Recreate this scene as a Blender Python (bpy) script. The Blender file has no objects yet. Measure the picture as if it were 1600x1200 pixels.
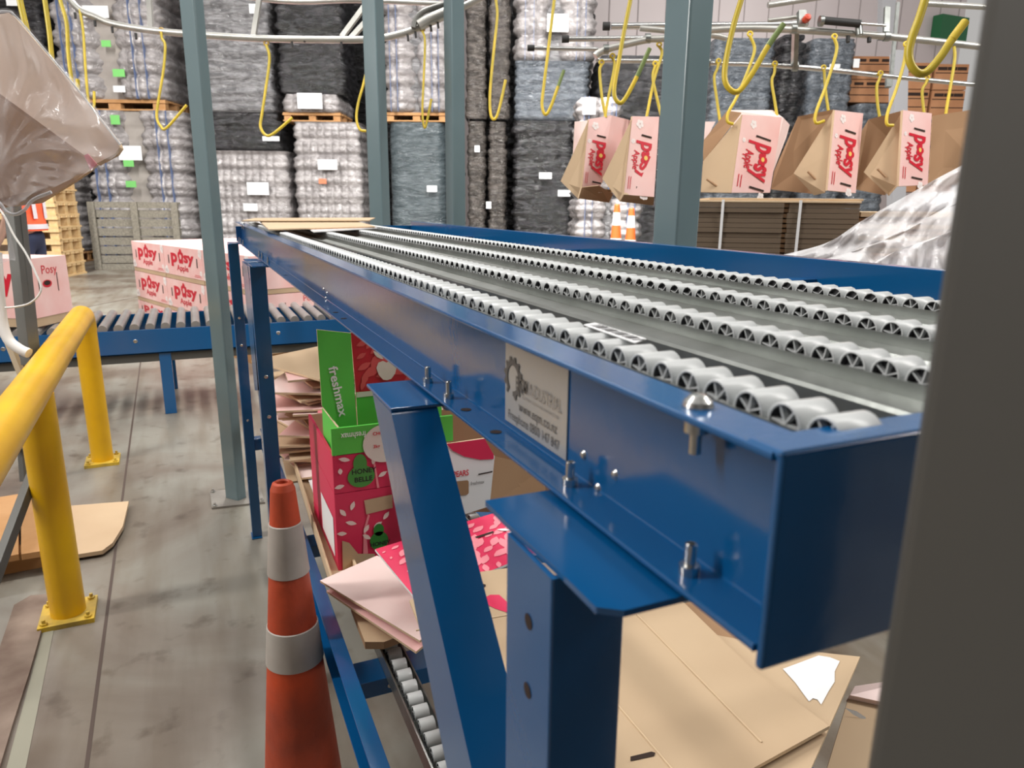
import bpy, bmesh, math, random
from mathutils import Vector, Matrix
random.seed(7)
sc = bpy.context.scene
col = sc.collection
S = 0.76            # survey units to metres
H = 1.65            # camera height in survey units
F = 1129.15         # focal length in pixels of a 1600 px wide frame
PITCH, ROLL, YAW = 0.2446517, 0.0089450, -0.4145933
# ---------------------------------------------------------------- camera
_cy, _sy = math.cos(YAW), math.sin(YAW)
FW = Vector((_cy*math.cos(PITCH), _sy*math.cos(PITCH), -math.sin(PITCH)))
_rt = Vector((_sy, -_cy, 0)); _up = _rt.cross(FW)
RT = _rt*math.cos(ROLL)+_up*math.sin(ROLL)
UP = -_rt*math.sin(ROLL)+_up*math.cos(ROLL)
CAM = Vector((0, 0, H))
cd = bpy.data.cameras.new('camera'); cam = bpy.data.objects.new('camera', cd); col.objects.link(cam)
cam.matrix_world = Matrix.Translation(CAM*S) @ Matrix((RT, UP, -FW)).transposed().to_4x4()
cd.sensor_width = 36.0; cd.lens = 36.0*F/1600.0; cd.clip_start = 0.01; cd.clip_end = 200
cd.dof.use_dof = True; cd.dof.focus_distance = 1.0
cd.dof.aperture_fstop = (cd.lens/1000.0)/0.0017
sc.camera = cam
# ---------------------------------------------------------------- world, lights, exposure
sc.view_settings.view_transform = 'Standard'; sc.view_settings.look = 'None'
sc.view_settings.gamma = 1.0; sc.view_settings.exposure = 0.0
sc.view_settings.use_curve_mapping = False
w = bpy.data.worlds.new('hall_daylight'); sc.world = w; w.use_nodes = True
bg = w.node_tree.nodes['Background']; bg.inputs[0].default_value = (1.0, 0.97, 0.94, 1); bg.inputs[1].default_value = 0.46
def area(name, loc, tgt, sx, sy, power, colr=(1, .97, .93)):
    l = bpy.data.lights.new(name, 'AREA'); l.shape = 'RECTANGLE'; l.size = sx*S; l.size_y = sy*S; l.energy = power; l.color = colr
    o = bpy.data.objects.new(name, l); col.objects.link(o); o.location = Vector(loc)*S
    o.rotation_euler = (Vector(tgt)-Vector(loc)).to_track_quat('-Z', 'Y').to_euler()
    return o
area('overhead_light', (3.0, 4.6, 5.2), (2.2, -.6, .9), 0.35, 5.0, 190)
area('overhead_light', (3.5, .8, 6.5), (3.5, .8, 0), 0.3, 5.0, 70)
area('overhead_light', (1.0, -2.6, 6.5), (1.0, -2.6, 0), 0.3, 4.0, 55)
area('overhead_light', (-.5, -5.0, 5.5), (3.2, -3.4, 1.6), 0.3, 3.0, 130)  # added fill lamp, brightens the faces of the hanging cartons
area('overhead_light', (8.5, -1.0, 7.5), (10.5, -1.0, 0), 0.3, 6.0, 330)
area('overhead_light', (12.5, 3.5, 7.5), (17.0, 2.0, 1.5), 0.22, 7.0, 700)
area('overhead_light', (11.0, -5.5, 7.5), (15.0, -8, 1.5), 0.22, 7.0, 700)
area('overhead_light', (20.0, -22.0, 10.0), (26, -26, 5), 0.8, 8.0, 420)  # added lamp, only there to brighten the back wall
area('overhead_light', (6.0, -7.0, 7.0), (10.0, -11, 1.5), 0.22, 6.0, 480)
# ---------------------------------------------------------------- pixel surveying
def ray(x, y): return RT*((x-800)/F) - UP*((y-600)/F) + FW
def at_z(x, y, z): d = ray(x, y); return CAM + d*((z-H)/d.z)
def at_y(x, y, Y): d = ray(x, y); return CAM + d*(Y/d.y)
def at_x(x, y, X): d = ray(x, y); return CAM + d*(X/d.x)
def at_d(x, y, D): return CAM + ray(x, y)*D
def px(P): P = Vector(P)-CAM; c = P.dot(FW); return (800+F*P.dot(RT)/c, 600-F*P.dot(UP)/c)
# ---------------------------------------------------------------- materials
MATS = {}
def nn(nt, t, **k):
    n = nt.nodes.new(t)
    for a, b in k.items():
        if a in n.inputs: n.inputs[a].default_value = b
        else: setattr(n, a, b)
    return n
def mat(name, c, rough=.5, metal=0, bump=None, var=None, coat=0, alpha=1, spec=.5, bscale=40, vscale=6, stretch=(1, 1, 1), trans=0, sheen=0):
    if name in MATS: return MATS[name]
    m = bpy.data.materials.new(name); m.use_nodes = True; nt = m.node_tree
    p = nt.nodes['Principled BSDF']
    p.inputs['Base Color'].default_value = (*c, 1); p.inputs['Roughness'].default_value = rough
    p.inputs['Metallic'].default_value = metal; p.inputs['Coat Weight'].default_value = coat
    p.inputs['Coat Roughness'].default_value = .12
    p.inputs['Specular IOR Level'].default_value = spec
    p.inputs['Alpha'].default_value = alpha
    if trans: p.inputs['Transmission Weight'].default_value = trans
    tc = nn(nt, 'ShaderNodeTexCoord'); mp = nn(nt, 'ShaderNodeMapping'); mp.inputs['Scale'].default_value = stretch
    nt.links.new(tc.outputs['Object'], mp.inputs[0])
    if var:
        n = nn(nt, 'ShaderNodeTexNoise', Scale=vscale, Detail=5.0); r = nn(nt, 'ShaderNodeValToRGB')
        r.color_ramp.elements[0].position = .35; r.color_ramp.elements[1].position = .65
        r.color_ramp.elements[0].color = (*c, 1); r.color_ramp.elements[1].color = (*var, 1)
        nt.links.new(mp.outputs[0], n.inputs['Vector']); nt.links.new(n.outputs[0], r.inputs[0]); nt.links.new(r.outputs[0], p.inputs['Base Color'])
    if bump:
        n = nn(nt, 'ShaderNodeTexNoise', Scale=bscale, Detail=4.0); b = nn(nt, 'ShaderNodeBump', Strength=bump, Distance=.02)
        nt.links.new(mp.outputs[0], n.inputs['Vector']); nt.links.new(n.outputs[0], b.inputs['Height']); nt.links.new(b.outputs[0], p.inputs['Normal'])
    MATS[name] = m; return m
def film_mat(name, tint=(.85, .87, .9), density=.25, bs=9, bstr=.9, vary=1.0, rough=.18):
    """clear plastic film: mostly see-through, with glossy wrinkles"""
    m = bpy.data.materials.new(name); m.use_nodes = True; nt = m.node_tree; nt.nodes.clear()
    out = nn(nt, 'ShaderNodeOutputMaterial'); tr = nn(nt, 'ShaderNodeBsdfTransparent'); tr.inputs[0].default_value = (.93, .93, .94, 1)
    p = nn(nt, 'ShaderNodeBsdfPrincipled'); p.inputs['Base Color'].default_value = (*tint, 1); p.inputs['Roughness'].default_value = rough
    p.inputs['Specular IOR Level'].default_value = .9
    mx = nn(nt, 'ShaderNodeMixShader'); tc = nn(nt, 'ShaderNodeTexCoord')
    n = nn(nt, 'ShaderNodeTexNoise', Scale=bs, Detail=5.0, Distortion=1.2); b = nn(nt, 'ShaderNodeBump', Strength=bstr, Distance=.03)
    mp = nn(nt, 'ShaderNodeMapRange'); mp.inputs['From Min'].default_value = .35; mp.inputs['From Max'].default_value = .75
    mp.inputs['To Min'].default_value = density*(1-.5*vary); mp.inputs['To Max'].default_value = min(1, density*(1+.8*vary))
    L = nt.links.new
    L(tc.outputs['Object'], n.inputs['Vector']); L(n.outputs[0], b.inputs['Height']); L(b.outputs[0], p.inputs['Normal'])
    L(n.outputs[0], mp.inputs['Value']); L(mp.outputs[0], mx.inputs[0]); L(tr.outputs[0], mx.inputs[1]); L(p.outputs[0], mx.inputs[2]); L(mx.outputs[0], out.inputs[0])
    MATS[name] = m; return m
def wrap_mat(name, c1, c2, bs=7, stretch=(1, 1, 3), rough=.22, bstr=1.0, spec=.8):
    """stretch wrapped goods: gloss with sharp wrinkles"""
    m = bpy.data.materials.new(name); m.use_nodes = True; nt = m.node_tree; p = nt.nodes['Principled BSDF']; L = nt.links.new
    p.inputs['Roughness'].default_value = rough; p.inputs['Specular IOR Level'].default_value = spec
    tc = nn(nt, 'ShaderNodeTexCoord'); mp = nn(nt, 'ShaderNodeMapping'); mp.inputs['Scale'].default_value = stretch; L(tc.outputs['Object'], mp.inputs[0])
    n = nn(nt, 'ShaderNodeTexNoise', Scale=bs, Detail=6.0, Distortion=.8); L(mp.outputs[0], n.inputs['Vector'])
    r = nn(nt, 'ShaderNodeValToRGB'); r.color_ramp.elements[0].position = .38; r.color_ramp.elements[1].position = .66
    r.color_ramp.elements[0].color = (*c1, 1); r.color_ramp.elements[1].color = (*c2, 1); L(n.outputs[0], r.inputs[0]); L(r.outputs[0], p.inputs['Base Color'])
    n2 = nn(nt, 'ShaderNodeTexNoise', Scale=bs*2.2, Detail=5.0, Distortion=1.5); L(mp.outputs[0], n2.inputs['Vector'])
    b = nn(nt, 'ShaderNodeBump', Strength=bstr, Distance=.05); L(n2.outputs[0], b.inputs['Height']); L(b.outputs[0], p.inputs['Normal'])
    MATS[name] = m; return m
BLUE = mat('blue_powder_coat', (.003, .085, .245), .17, coat=.3, bump=.012, bscale=90, spec=.5)
BLUE.node_tree.nodes['Principled BSDF'].inputs['IOR'].default_value = 1.62
GALV = mat('galvanised_steel', (.27, .285, .27), .33, metal=.85, bump=.03, bscale=60, var=(.36, .375, .36), vscale=20)
GREYP = mat('grey_roller_plastic', (.56, .58, .58), .32, spec=.5)
DARKP = mat('dark_plastic_core', (.05, .05, .055), .5)
BOLT = mat('zinc_bolt', (.62, .62, .6), .25, metal=1)
POST = mat('teal_grey_paint', (.155, .225, .245), .25, var=(.14, .205, .225), vscale=3, spec=.6)
POSTD = mat('darkened_grey_paint', (.070, .067, .060), .5, spec=.3)  # dark base colour stands for the shade on the close post
YEL = mat('yellow_paint', (.82, .48, .004), .33, var=(.72, .39, .008), vscale=5, spec=.5)
YELD = mat('worn_yellow_paint', (.66, .44, .04), .45, var=(.38, .27, .06), vscale=14, spec=.4)
HOOK = mat('yellow_hook_coating', (.78, .56, .04), .35, var=(.55, .42, .03), vscale=12)
KRAFT = mat('kraft_board', (.52, .375, .24), .75, var=(.56, .415, .27), vscale=4, spec=.2)
KRAFTD = mat('kraft_board_shaded', (.34, .205, .115), .8, var=(.38, .235, .135), vscale=4, spec=.2)  # kraft darkened in colour to stand for shade inside the cartons
KEDGE = mat('board_edge', (.66, .5, .33), .8, spec=.2)
CORR = mat('corrugated_edge', (.16, .12, .085), .8, spec=.2)
PINK = mat('pale_pink_print', (.86, .50, .47), .5, var=(.90, .62, .59), vscale=5, spec=.35)
PINKL = mat('light_pink_board', (.88, .68, .64), .5, var=(.90, .74, .70), vscale=4, spec=.3)
PINKW = mat('white_blossom_print', (.93, .86, .84), .55)
RED = mat('red_lettering', (.62, .008, .03), .5)
MAG = mat('magenta_print', (.70, .03, .10), .45, spec=.4)
MAGL = mat('light_magenta_leaves', (.86, .27, .32), .5)
CRIM = mat('crimson_print', (.55, .015, .03), .45)
CRIML = mat('crimson_leaves', (.72, .10, .10), .5)
GREEN = mat('bright_green_print', (.11, .60, .08), .45, spec=.4)
GREEND = mat('dark_green_pear', (.03, .22, .03), .5)
WHITE = mat('white_paper', (.86, .87, .88), .55)
CREAM = mat('cream_print', (.78, .74, .66), .55)
BLACK = mat('black_ink', (.012, .012, .014), .5)
SLOT = mat('dark_slot', (.03, .015, .01), .9)
YCEN = mat('yellow_blossom_centre', (.9, .6, .15), .5)
WOODN = mat('new_pine_wood', (.62, .42, .2), .7, var=(.7, .5, .27), vscale=6, stretch=(1, 4, 4), spec=.2)
WOODO = mat('pallet_wood', (.42, .22, .09), .75, var=(.5, .28, .13), vscale=6, spec=.2)
WOODG = mat('weathered_grey_wood', (.17, .158, .13), .8, var=(.25, .23, .19), vscale=7, stretch=(1, 5, 5), spec=.2)
CRATE = mat('brown_crate', (.42, .2, .1), .7, var=(.5, .25, .13), vscale=3, spec=.2)
ORANGE = mat('orange_cone_plastic', (.66, .08, .02), .55, var=(.26, .05, .028), vscale=4, bump=.1)
ORNEW = mat('fresh_orange_plastic', (.95, .16, .03), .5)
COLLAR = mat('dirty_reflective_collar', (.52, .49, .45), .5, var=(.36, .32, .29), vscale=6)
PLATE = mat('brushed_name_plate', (.50, .49, .47), .35, metal=.45, bump=.03)
INKG = mat('etched_grey', (.12, .11, .1), .5, metal=.2)
INKL = mat('etched_light_grey', (.33, .31, .29), .45, metal=.4)
RUB = mat('black_rubber', (.02, .02, .02), .6)
CABLE = mat('white_hose_plastic', (.75, .73, .7), .45)
# ---------------------------------------------------------------- mesh builder (survey units in, metres out)
_tcache = {}
def text_geo(s, bold=0.0, space=1.0):
    k = (s, bold, space)
    if k in _tcache: return _tcache[k]
    c = bpy.data.curves.new('t', 'FONT'); c.body = s; c.size = 1; c.offset = bold; c.resolution_u = 3; c.space_character = space
    o = bpy.data.objects.new('t', c); col.objects.link(o)
    dg = bpy.context.evaluated_depsgraph_get(); me = o.evaluated_get(dg).to_mesh()
    vs = [tuple(v.co) for v in me.vertices]; fs = [tuple(p.vertices) for p in me.polygons]
    o.evaluated_get(dg).to_mesh_clear(); bpy.data.objects.remove(o); bpy.data.curves.remove(c)
    x0 = min(v[0] for v in vs); x1 = max(v[0] for v in vs)
    vs = [(v[0]-x0, v[1], 0) for v in vs]
    _tcache[k] = (vs, fs, x1-x0); return _tcache[k]
class Fr:
    """flat working frame: u to the right, v up, w out of the face"""
    def __init__(s, o, u, v):
        s.o = Vector(o); s.u = Vector(u).normalized(); v = Vector(v); s.w = s.u.cross(v).normalized(); s.v = s.w.cross(s.u)
    def __call__(s, a, b, c=0): return s.o+s.u*a+s.v*b+s.w*c
class MB:
    def __init__(s): s.v = []; s.f = []; s.m = []; s.s = []; s.mats = []
    def mi(s, m):
        if m not in s.mats: s.mats.append(m)
        return s.mats.index(m)
    def add(s, vs, fs, m, smooth=False):
        b = len(s.v); k = s.mi(m); s.v += [Vector(x) for x in vs]
        for f in fs: s.f.append([i+b for i in f]); s.m.append(k); s.s.append(smooth)
    def box(s, a, b, m):
        x0, y0, z0 = [min(p, q) for p, q in zip(a, b)]; x1, y1, z1 = [max(p, q) for p, q in zip(a, b)]
        s.add([(x0, y0, z0), (x1, y0, z0), (x1, y1, z0), (x0, y1, z0), (x0, y0, z1), (x1, y0, z1), (x1, y1, z1), (x0, y1, z1)],
              [(0, 3, 2, 1), (4, 5, 6, 7), (0, 1, 5, 4), (1, 2, 6, 5), (2, 3, 7, 6), (3, 0, 4, 7)], m)
    def fbox(s, fr, a, b, m):
        t = MB(); t.box(a, b, m); s.add([fr(*p) for p in t.v], t.f, m)
    def prism(s, pts, vec, m, edge=None, back=None):
        n = len(pts); vec = Vector(vec); P = [Vector(p) for p in pts]
        s.add(P, [tuple(range(n))], m); s.add([p+vec for p in P], [tuple(reversed(range(n)))], back or m)
        s.add(P+[p+vec for p in P], [(i, i+n, (i+1) % n+n, (i+1) % n) for i in range(n)], edge or m)
    def plate(s, pts, t, m, edge=None, back=None):
        """flat board through the given corners, facing the camera, t thick"""
        P = [Vector(p) for p in pts]; n = Vector((0, 0, 0))
        for i in range(len(P)): n += (P[i]-P[0]).cross(P[(i+1) % len(P)]-P[0])
        n.normalize()
        c = sum(P, Vector())/len(P)
        if n.dot(CAM-c) < 0: P.reverse(); n = -n
        s.prism(P, -n*t, m, edge, back); return n
    def tube(s, pts, r, m, n=10, closed=False, cap=True, rr=None):
        P = [Vector(p) for p in pts]; N = len(P); rings = []
        up = None
        for i in range(N):
            t = (P[(i+1) % N]-P[i-1]) if closed else (P[min(i+1, N-1)]-P[max(i-1, 0)])
            t.normalize()
            if up is None: up = t.orthogonal().normalized()
            up = (up-t*up.dot(t)).normalized(); sd = t.cross(up)
            ri = rr[i] if rr else r
            rings += [P[i]+(up*math.cos(a)+sd*math.sin(a))*ri for a in [2*math.pi*k/n for k in range(n)]]
        fs = []
        for i in range(N if closed else N-1):
            j = (i+1) % N
            for k in range(n): fs.append((i*n+k, i*n+(k+1) % n, j*n+(k+1) % n, j*n+k))
        s.add(rings, fs, m, True)
        if cap and not closed:
            s.add(rings[:n], [tuple(reversed(range(n)))], m); s.add(rings[-n:], [tuple(range(n))], m)
    def cyl(s, a, b, r, m, n=16, r2=None):
        s.tube([a, b], r, m, n, rr=[r, r if r2 is None else r2])
    def lathe(s, o, prof, m, n=24, ax=(0, 0, 1), ms=None):
        o = Vector(o); ax = Vector(ax).normalized(); u = ax.orthogonal().normalized(); w_ = ax.cross(u)
        V = []
        for r, z in prof: V += [o+ax*z+(u*math.cos(a)+w_*math.sin(a))*r for a in [2*math.pi*k/n for k in range(n)]]
        for i in range(len(prof)-1):
            s.add(V[i*n:(i+2)*n], [(k, (k+1) % n, (k+1) % n+n, k+n) for k in range(n)], ms[i] if ms else m, True)
    def text(s, t, fr, u, v, size, m, bold=.0, w=.0015, width=None, rot=0, space=1, center=False):
        vs, fs, L = text_geo(t, bold, space); k = size; kx = size if width is None else width/L
        c_, s_ = math.cos(rot), math.sin(rot); off = -kx*L/2 if center else 0
        P = [(v_[0]*kx+off, v_[1]*k) for v_ in vs]
        s.add([fr(u+a*c_-b*s_, v+a*s_+b*c_, w) for a, b in P], fs, m)
    def disc(s, fr, u, v, r, m, w=.0012, n=20, ry=None, rot=0):
        ry = ry or r; c_, s_ = math.cos(rot), math.sin(rot)
        pts = [(r*math.cos(2*math.pi*k/n), ry*math.sin(2*math.pi*k/n)) for k in range(n)]
        s.add([fr(u+a*c_-b*s_, v+a*s_+b*c_, w) for a, b in pts], [tuple(range(n))], m)
    def poly(s, fr, pts, m, w=.0012): s.add([fr(a, b, w) for a, b in pts], [tuple(range(len(pts)))], m)
    def leaf(s, fr, u, v, L, W, rot, m, w=.0012):
        pts = [(0, 0), (.18, .5), (.45, .85), (.7, .7), (1, 0), (.7, -.7), (.45, -.85), (.18, -.5)]
        c_, s_ = math.cos(rot), math.sin(rot)
        s.poly(fr, [(u+a*L*c_-b*W/2*s_, v+a*L*s_+b*W/2*c_) for a, b in pts], m, w)
    def build(s, name, parent=None, origin=None, bevel=0, seg=2, smooth=False, weld=False):
        me = bpy.data.meshes.new(name)
        o0 = Vector(origin) if origin is not None else (Vector(parent['_o']) if parent is not None and '_o' in parent else Vector((0, 0, 0)))
        me.from_pydata([tuple((v-o0)*S) for v in s.v], [], s.f)
        for m in s.mats: me.materials.append(m)
        for p, k, sm in zip(me.polygons, s.m, s.s): p.material_index = k; p.use_smooth = sm or smooth
        me.update()
        ob = bpy.data.objects.new(name, me); col.objects.link(ob)
        if parent is not None:
            ob.parent = parent
            if '_o' in parent: ob['_o'] = tuple(o0)
        else: ob.location = o0*S; ob['_o'] = tuple(o0)
        if parent is not None: ob['_o'] = tuple(o0)
        if weld:
            w_ = ob.modifiers.new('weld', 'WELD'); w_.merge_threshold = .0001
        if bevel:
            b = ob.modifiers.new('bevel', 'BEVEL'); b.width = bevel*S; b.segments = seg; b.limit_method = 'ANGLE'; b.angle_limit = .7
        return ob
def tag(o, label=None, cat=None, group=None, kind=None):
    if label: o['label'] = label
    if cat: o['category'] = cat
    if group: o['group'] = group
    if kind: o['kind'] = kind
    return o
def thing(name, o, label, cat, group=None):
    e = bpy.data.objects.new(name, None); col.objects.link(e); e.empty_display_size = .1
    e.location = Vector(o)*S; e['_o'] = tuple(Vector(o)); tag(e, label, cat, group); return e
def catmull(P, k=6):
    P = [Vector(p) for p in P]; Q = [P[0]*2-P[1]]+P+[P[-1]*2-P[-2]]; out = []
    for i in range(1, len(Q)-2):
        a, b, c, d = Q[i-1:i+3]
        for j in range(k):
            t = j/k; out.append(.5*((2*b)+(c-a)*t+(2*a-5*b+4*c-d)*t*t+(3*b-a-3*c+d)*t**3))
    out.append(P[-1]); return out
# ================================================================ floor and walls
def concrete():
    m = bpy.data.materials.new('concrete_floor'); m.use_nodes = True; nt = m.node_tree; p = nt.nodes['Principled BSDF']; L = nt.links.new
    tc = nn(nt, 'ShaderNodeTexCoord')
    a = nn(nt, 'ShaderNodeTexNoise', Scale=1.3, Detail=6.0, Distortion=.8); L(tc.outputs['Object'], a.inputs['Vector'])
    r = nn(nt, 'ShaderNodeValToRGB'); e = r.color_ramp.elements
    e[0].position = .34; e[0].color = (.135, .105, .082, 1); e[1].position = .62; e[1].color = (.26, .25, .215, 1)
    x = r.color_ramp.elements.new(.48); x.color = (.195, .168, .138, 1)
    L(a.outputs[0], r.inputs[0])
    mp = nn(nt, 'ShaderNodeMapping'); mp.inputs['Scale'].default_value = (.5, 4, 1); mp.inputs['Rotation'].default_value = (0, 0, .25); L(tc.outputs['Object'], mp.inputs[0])
    b = nn(nt, 'ShaderNodeTexNoise', Scale=2.0, Detail=5.0); L(mp.outputs[0], b.inputs['Vector'])
    r2 = nn(nt, 'ShaderNodeValToRGB'); r2.color_ramp.elements[0].position = .38; r2.color_ramp.elements[0].color = (.74, .68, .62, 1); r2.color_ramp.elements[1].position = .56; r2.color_ramp.elements[1].color = (1, 1, 1, 1)
    L(b.outputs[0], r2.inputs[0])
    mx = nn(nt, 'ShaderNodeMix', data_type='RGBA', blend_type='MULTIPLY'); mx.inputs[0].default_value = .8
    L(r.outputs[0], mx.inputs[6]); L(r2.outputs[0], mx.inputs[7])
    # fine dark scuffs
    d = nn(nt, 'ShaderNodeTexNoise', Scale=9.0, Detail=7.0); L(tc.outputs['Object'], d.inputs['Vector'])
    r3 = nn(nt, 'ShaderNodeValToRGB'); r3.color_ramp.elements[0].position = .3; r3.color_ramp.elements[0].color = (.55, .5, .46, 1); r3.color_ramp.elements[1].position = .42; r3.color_ramp.elements[1].color = (1, 1, 1, 1)
    L(d.outputs[0], r3.inputs[0]); m2 = nn(nt, 'ShaderNodeMix', data_type='RGBA', blend_type='MULTIPLY'); m2.inputs[0].default_value = .8
    L(mx.outputs[2], m2.inputs[6]); L(r3.outputs[0], m2.inputs[7]); L(m2.outputs[2], p.inputs['Base Color'])
    p.inputs['Roughness'].default_value = .36; p.inputs['Specular IOR Level'].default_value = .45
    bp = nn(nt, 'ShaderNodeBump', Strength=.15, Distance=.01); L(d.outputs[0], bp.inputs['Height']); L(bp.outputs[0], p.inputs['Normal'])
    return m
CONC = concrete()
JOINT = mat('dark_joint_filler', (.07, .045, .035), .7)
m = MB(); m.box((-4, -42, -.2), (34, 14, 0), CONC); f = m.build('floor'); f['kind'] = 'structure'
m = MB()
A, B = at_z(215, 600, 0), at_z(135, 1200, 0); d = (B-A).normalized(); n_ = Vector((-d.y, d.x, 0))*.006
for P, Q in ((A-d*12, B+d*3),):
    P.z = Q.z = .0012; m.prism([P-n_, P+n_, Q+n_, Q-n_], (0, 0, -.001), JOINT)
A, B = at_z(135, 480, 0), at_z(205, 466, 0); d = (B-A).normalized(); n_ = Vector((-d.y, d.x, 0))*.012
P = A-d*3; Q = B+d*8; P.z = Q.z = .0012; m.prism([P-n_, P+n_, Q+n_, Q-n_], (0, 0, -.001), JOINT)
m.build('trim_1')['kind'] = 'structure'
WALL = mat('pale_insulated_panel', (.74, .66, .66), .5, var=(.78, .70, .70), vscale=.3)
SEAM = mat('panel_seam', (.42, .37, .37), .6)
m = MB(); m.box((30.5, -41, 0), (30.8, 13.5, 14), WALL)
y = -40.5
while y < 13: m.box((30.47, y, 0), (30.5, y+.05, 14), SEAM); y += 1.5
m.build('wall_back')['kind'] = 'structure'
m = MB(); m.box((-4, -41.3, 0), (29, -41, 14), WALL)
x = -3.5
while x < 29: m.box((x, -41, 0), (x+.05, -40.97, 14), SEAM); x += 1.5
m.build('wall_right')['kind'] = 'structure'
DW = mat('dim_panel', (.2, .2, .2), .8)
m = MB(); m.box((-4.2, -41, 0), (-4, 14, 9), DW); m.build('wall_front_shade')['kind'] = 'structure'  # unseen dim wall added behind the camera to darken the near faces
m = MB(); m.box((-4, 13.5, 0), (29, 13.8, 14), WALL); m.build('wall_left')['kind'] = 'structure'
# ================================================================ square posts
def post(name_label, xl, xm, xr, y, D, yaw, zt=7.5, mat_=POST, plate=None, z=1.3):
    """square post: its near vertical edge seen at (xm, y) at distance D, faces reaching xl and xr"""
    P = at_d(xm, y, D); zr = P.z; a = math.radians(yaw)
    u = Vector((math.cos(a), math.sin(a), 0)); v = Vector((math.sin(a), -math.cos(a), 0))
    def solve(dr, tx):
        lo, hi = 0., .6
        for _ in range(40):
            md = (lo+hi)/2
            if abs(px(P+dr*md)[0]-xm) < abs(tx-xm): lo = md
            else: hi = md
        return (lo+hi)/2
    l1, l2 = solve(u, xl), solve(v, xr)
    P0 = Vector((P.x, P.y, 0))
    t = thing('steel_post', P0+(u*l1+v*l2)/2, name_label, 'post')
    m = MB(); z0 = .012 if plate else 0
    b = P0+Vector((0, 0, z0)); m.prism([b, b+u*l1, b+u*l1+v*l2, b+v*l2], (0, 0, zt), mat_); m.build('shaft', t, bevel=.008, seg=3)
    if plate:
        m = MB(); Q = [at_z(a_, b_, .012) for a_, b_ in plate]; m.prism([Vector((q.x, q.y, .012)) for q in Q], (0, 0, -.012), mat('worn_base_plate', (.30, .28, .25), .5, metal=.3, var=(.2, .18, .16))); m.build('base_plate', t, bevel=.002)
        c = sum(Q, Vector())/4
        for q in Q:
            e = q+(c-q)*.12; k = MB(); k.lathe((e.x, e.y, .012), [(.013, 0), (.013, .007), (.006, .008), (.006, .02), (.0001, .021)], BOLT, 6); k.build('anchor_bolt', t)
    return t
post('narrow teal-grey post with bolted base plate left of the blue far conveyor end', 350, 370, 383.5, 760, 4.05, 40, plate=[(331, 793), (328, 768), (405, 758), (414, 784)])
post('teal-grey post rising right behind the cardboard sheets on the blue conveyor', 572, 593, 606, 200, 5.0, 42)
post('slim teal-grey post, right of the two behind the sheets of cardboard', 695, 707, 727, 200, 5.4, 15)
post('wide teal-grey steel post beside the hanging pink cartons', 1031, 1070, 1106, 150, 2.45, 8)
# the very close post
t = thing('steel_post', (.09, -.25, 0), 'shade-darkened grey steel post very close to the camera, filling the right edge', 'post')
e = at_y(1428, 600, -.197)
m = MB(); m.box((e.x, -.197, 0), (e.x-.125, -.31, 7.5), POSTD); m.build('shaft', t, bevel=.008, seg=4)
# ================================================================ main gravity roller conveyor
O = (2.0, -.63, 0)
cv = thing('gravity_roller_conveyor', O, 'long blue steel gravity conveyor with rows of grey rollers above a lower rack', 'conveyor')
X0, X1 = .205, 3.70
ZT, ZB = 1.556, 1.467
def crail(name, yo, yi, z0, z1, xa, xb, t=.0035, bev=.0012):
    """C channel: web at yi, flanges reaching to yo"""
    sg = 1 if yo > yi else -1
    pr = [(yo, z1), (yi, z1), (yi, z0), (yo, z0), (yo, z0+t), (yi+sg*t, z0+t), (yi+sg*t, z1-t), (yo, z1-t)]
    m = MB(); m.prism([(xa, a, b) for a, b in pr], (xb-xa, 0, 0), BLUE)
    return m.build(name, cv, bevel=bev, seg=2)
near = crail('side_rail', -.202, -.231, ZB, ZT, X0, X1)
far = crail('side_rail', -1.082, -1.052, ZB, ZT, X0, X1)
m = MB()   # end plate with folded lip
m.box((.2, -.203, ZB-.007), (.2045, -1.082, ZT+.001), BLUE); m.box((.2, -.203, ZT-.003), (.222, -1.082, ZT+.001), BLUE)
m.build('end_plate', cv, bevel=.0035, seg=3)
m = MB(); m.box((X1, -.203, ZB), (X1+.004, -1.082, ZT-.02), BLUE); m.build('end_plate', cv, bevel=.001)
# name plate on the near rail
fr = Fr(at_y(792, 532, -.2275), (-1, 0, 0), (0, 0, 1))
WP, HP = .108, .0665
m = MB(); m.fbox(fr, (0, -HP, 0), (WP, 0, .0012), PLATE)
lab = m.build('name_plate', cv, bevel=.0003, seg=1); lab['label'] = 'brushed silver plate with etched company lettering'
m = MB(); gx, gy = .0165, -.0275
ring = []
for k in range(48):
    a = 2*math.pi*k/48; ring.append((a, .0178 if (k//2) % 2 else .0145))
V = []
for a, r in ring: V += [fr(gx+r*math.cos(a), gy+r*math.sin(a), .0019), fr(gx+.0105*math.cos(a), gy+.0105*math.sin(a), .0019)]
m.add(V, [(2*i, 2*((i+1) % 48), 2*((i+1) % 48)+1, 2*i+1) for i in range(48) if not 30 < i < 36], INKG)
m.text('EQM', fr, .0235, -.034, .0145, INKG, bold=.03, w=.0022, width=.021)
m.text('INDUSTRIAL', fr, .046, -.034, .0145, INKL, w=.0022, width=.054)
m.text('EQUIPMENT DESIGN AND MANUFACTURE', fr, .034, -.0395, .0036, INKL, w=.0018, width=.062)
m.text('www.eqm.co.nz', fr, .028, -.0510, .0115, INKG, w=.0018, width=.066)
m.text('Freephone 0800 147 847', fr, .008, -.0620, .0105, INKG, w=.0018, width=.09)
m.build('lettering', lab)
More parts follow.
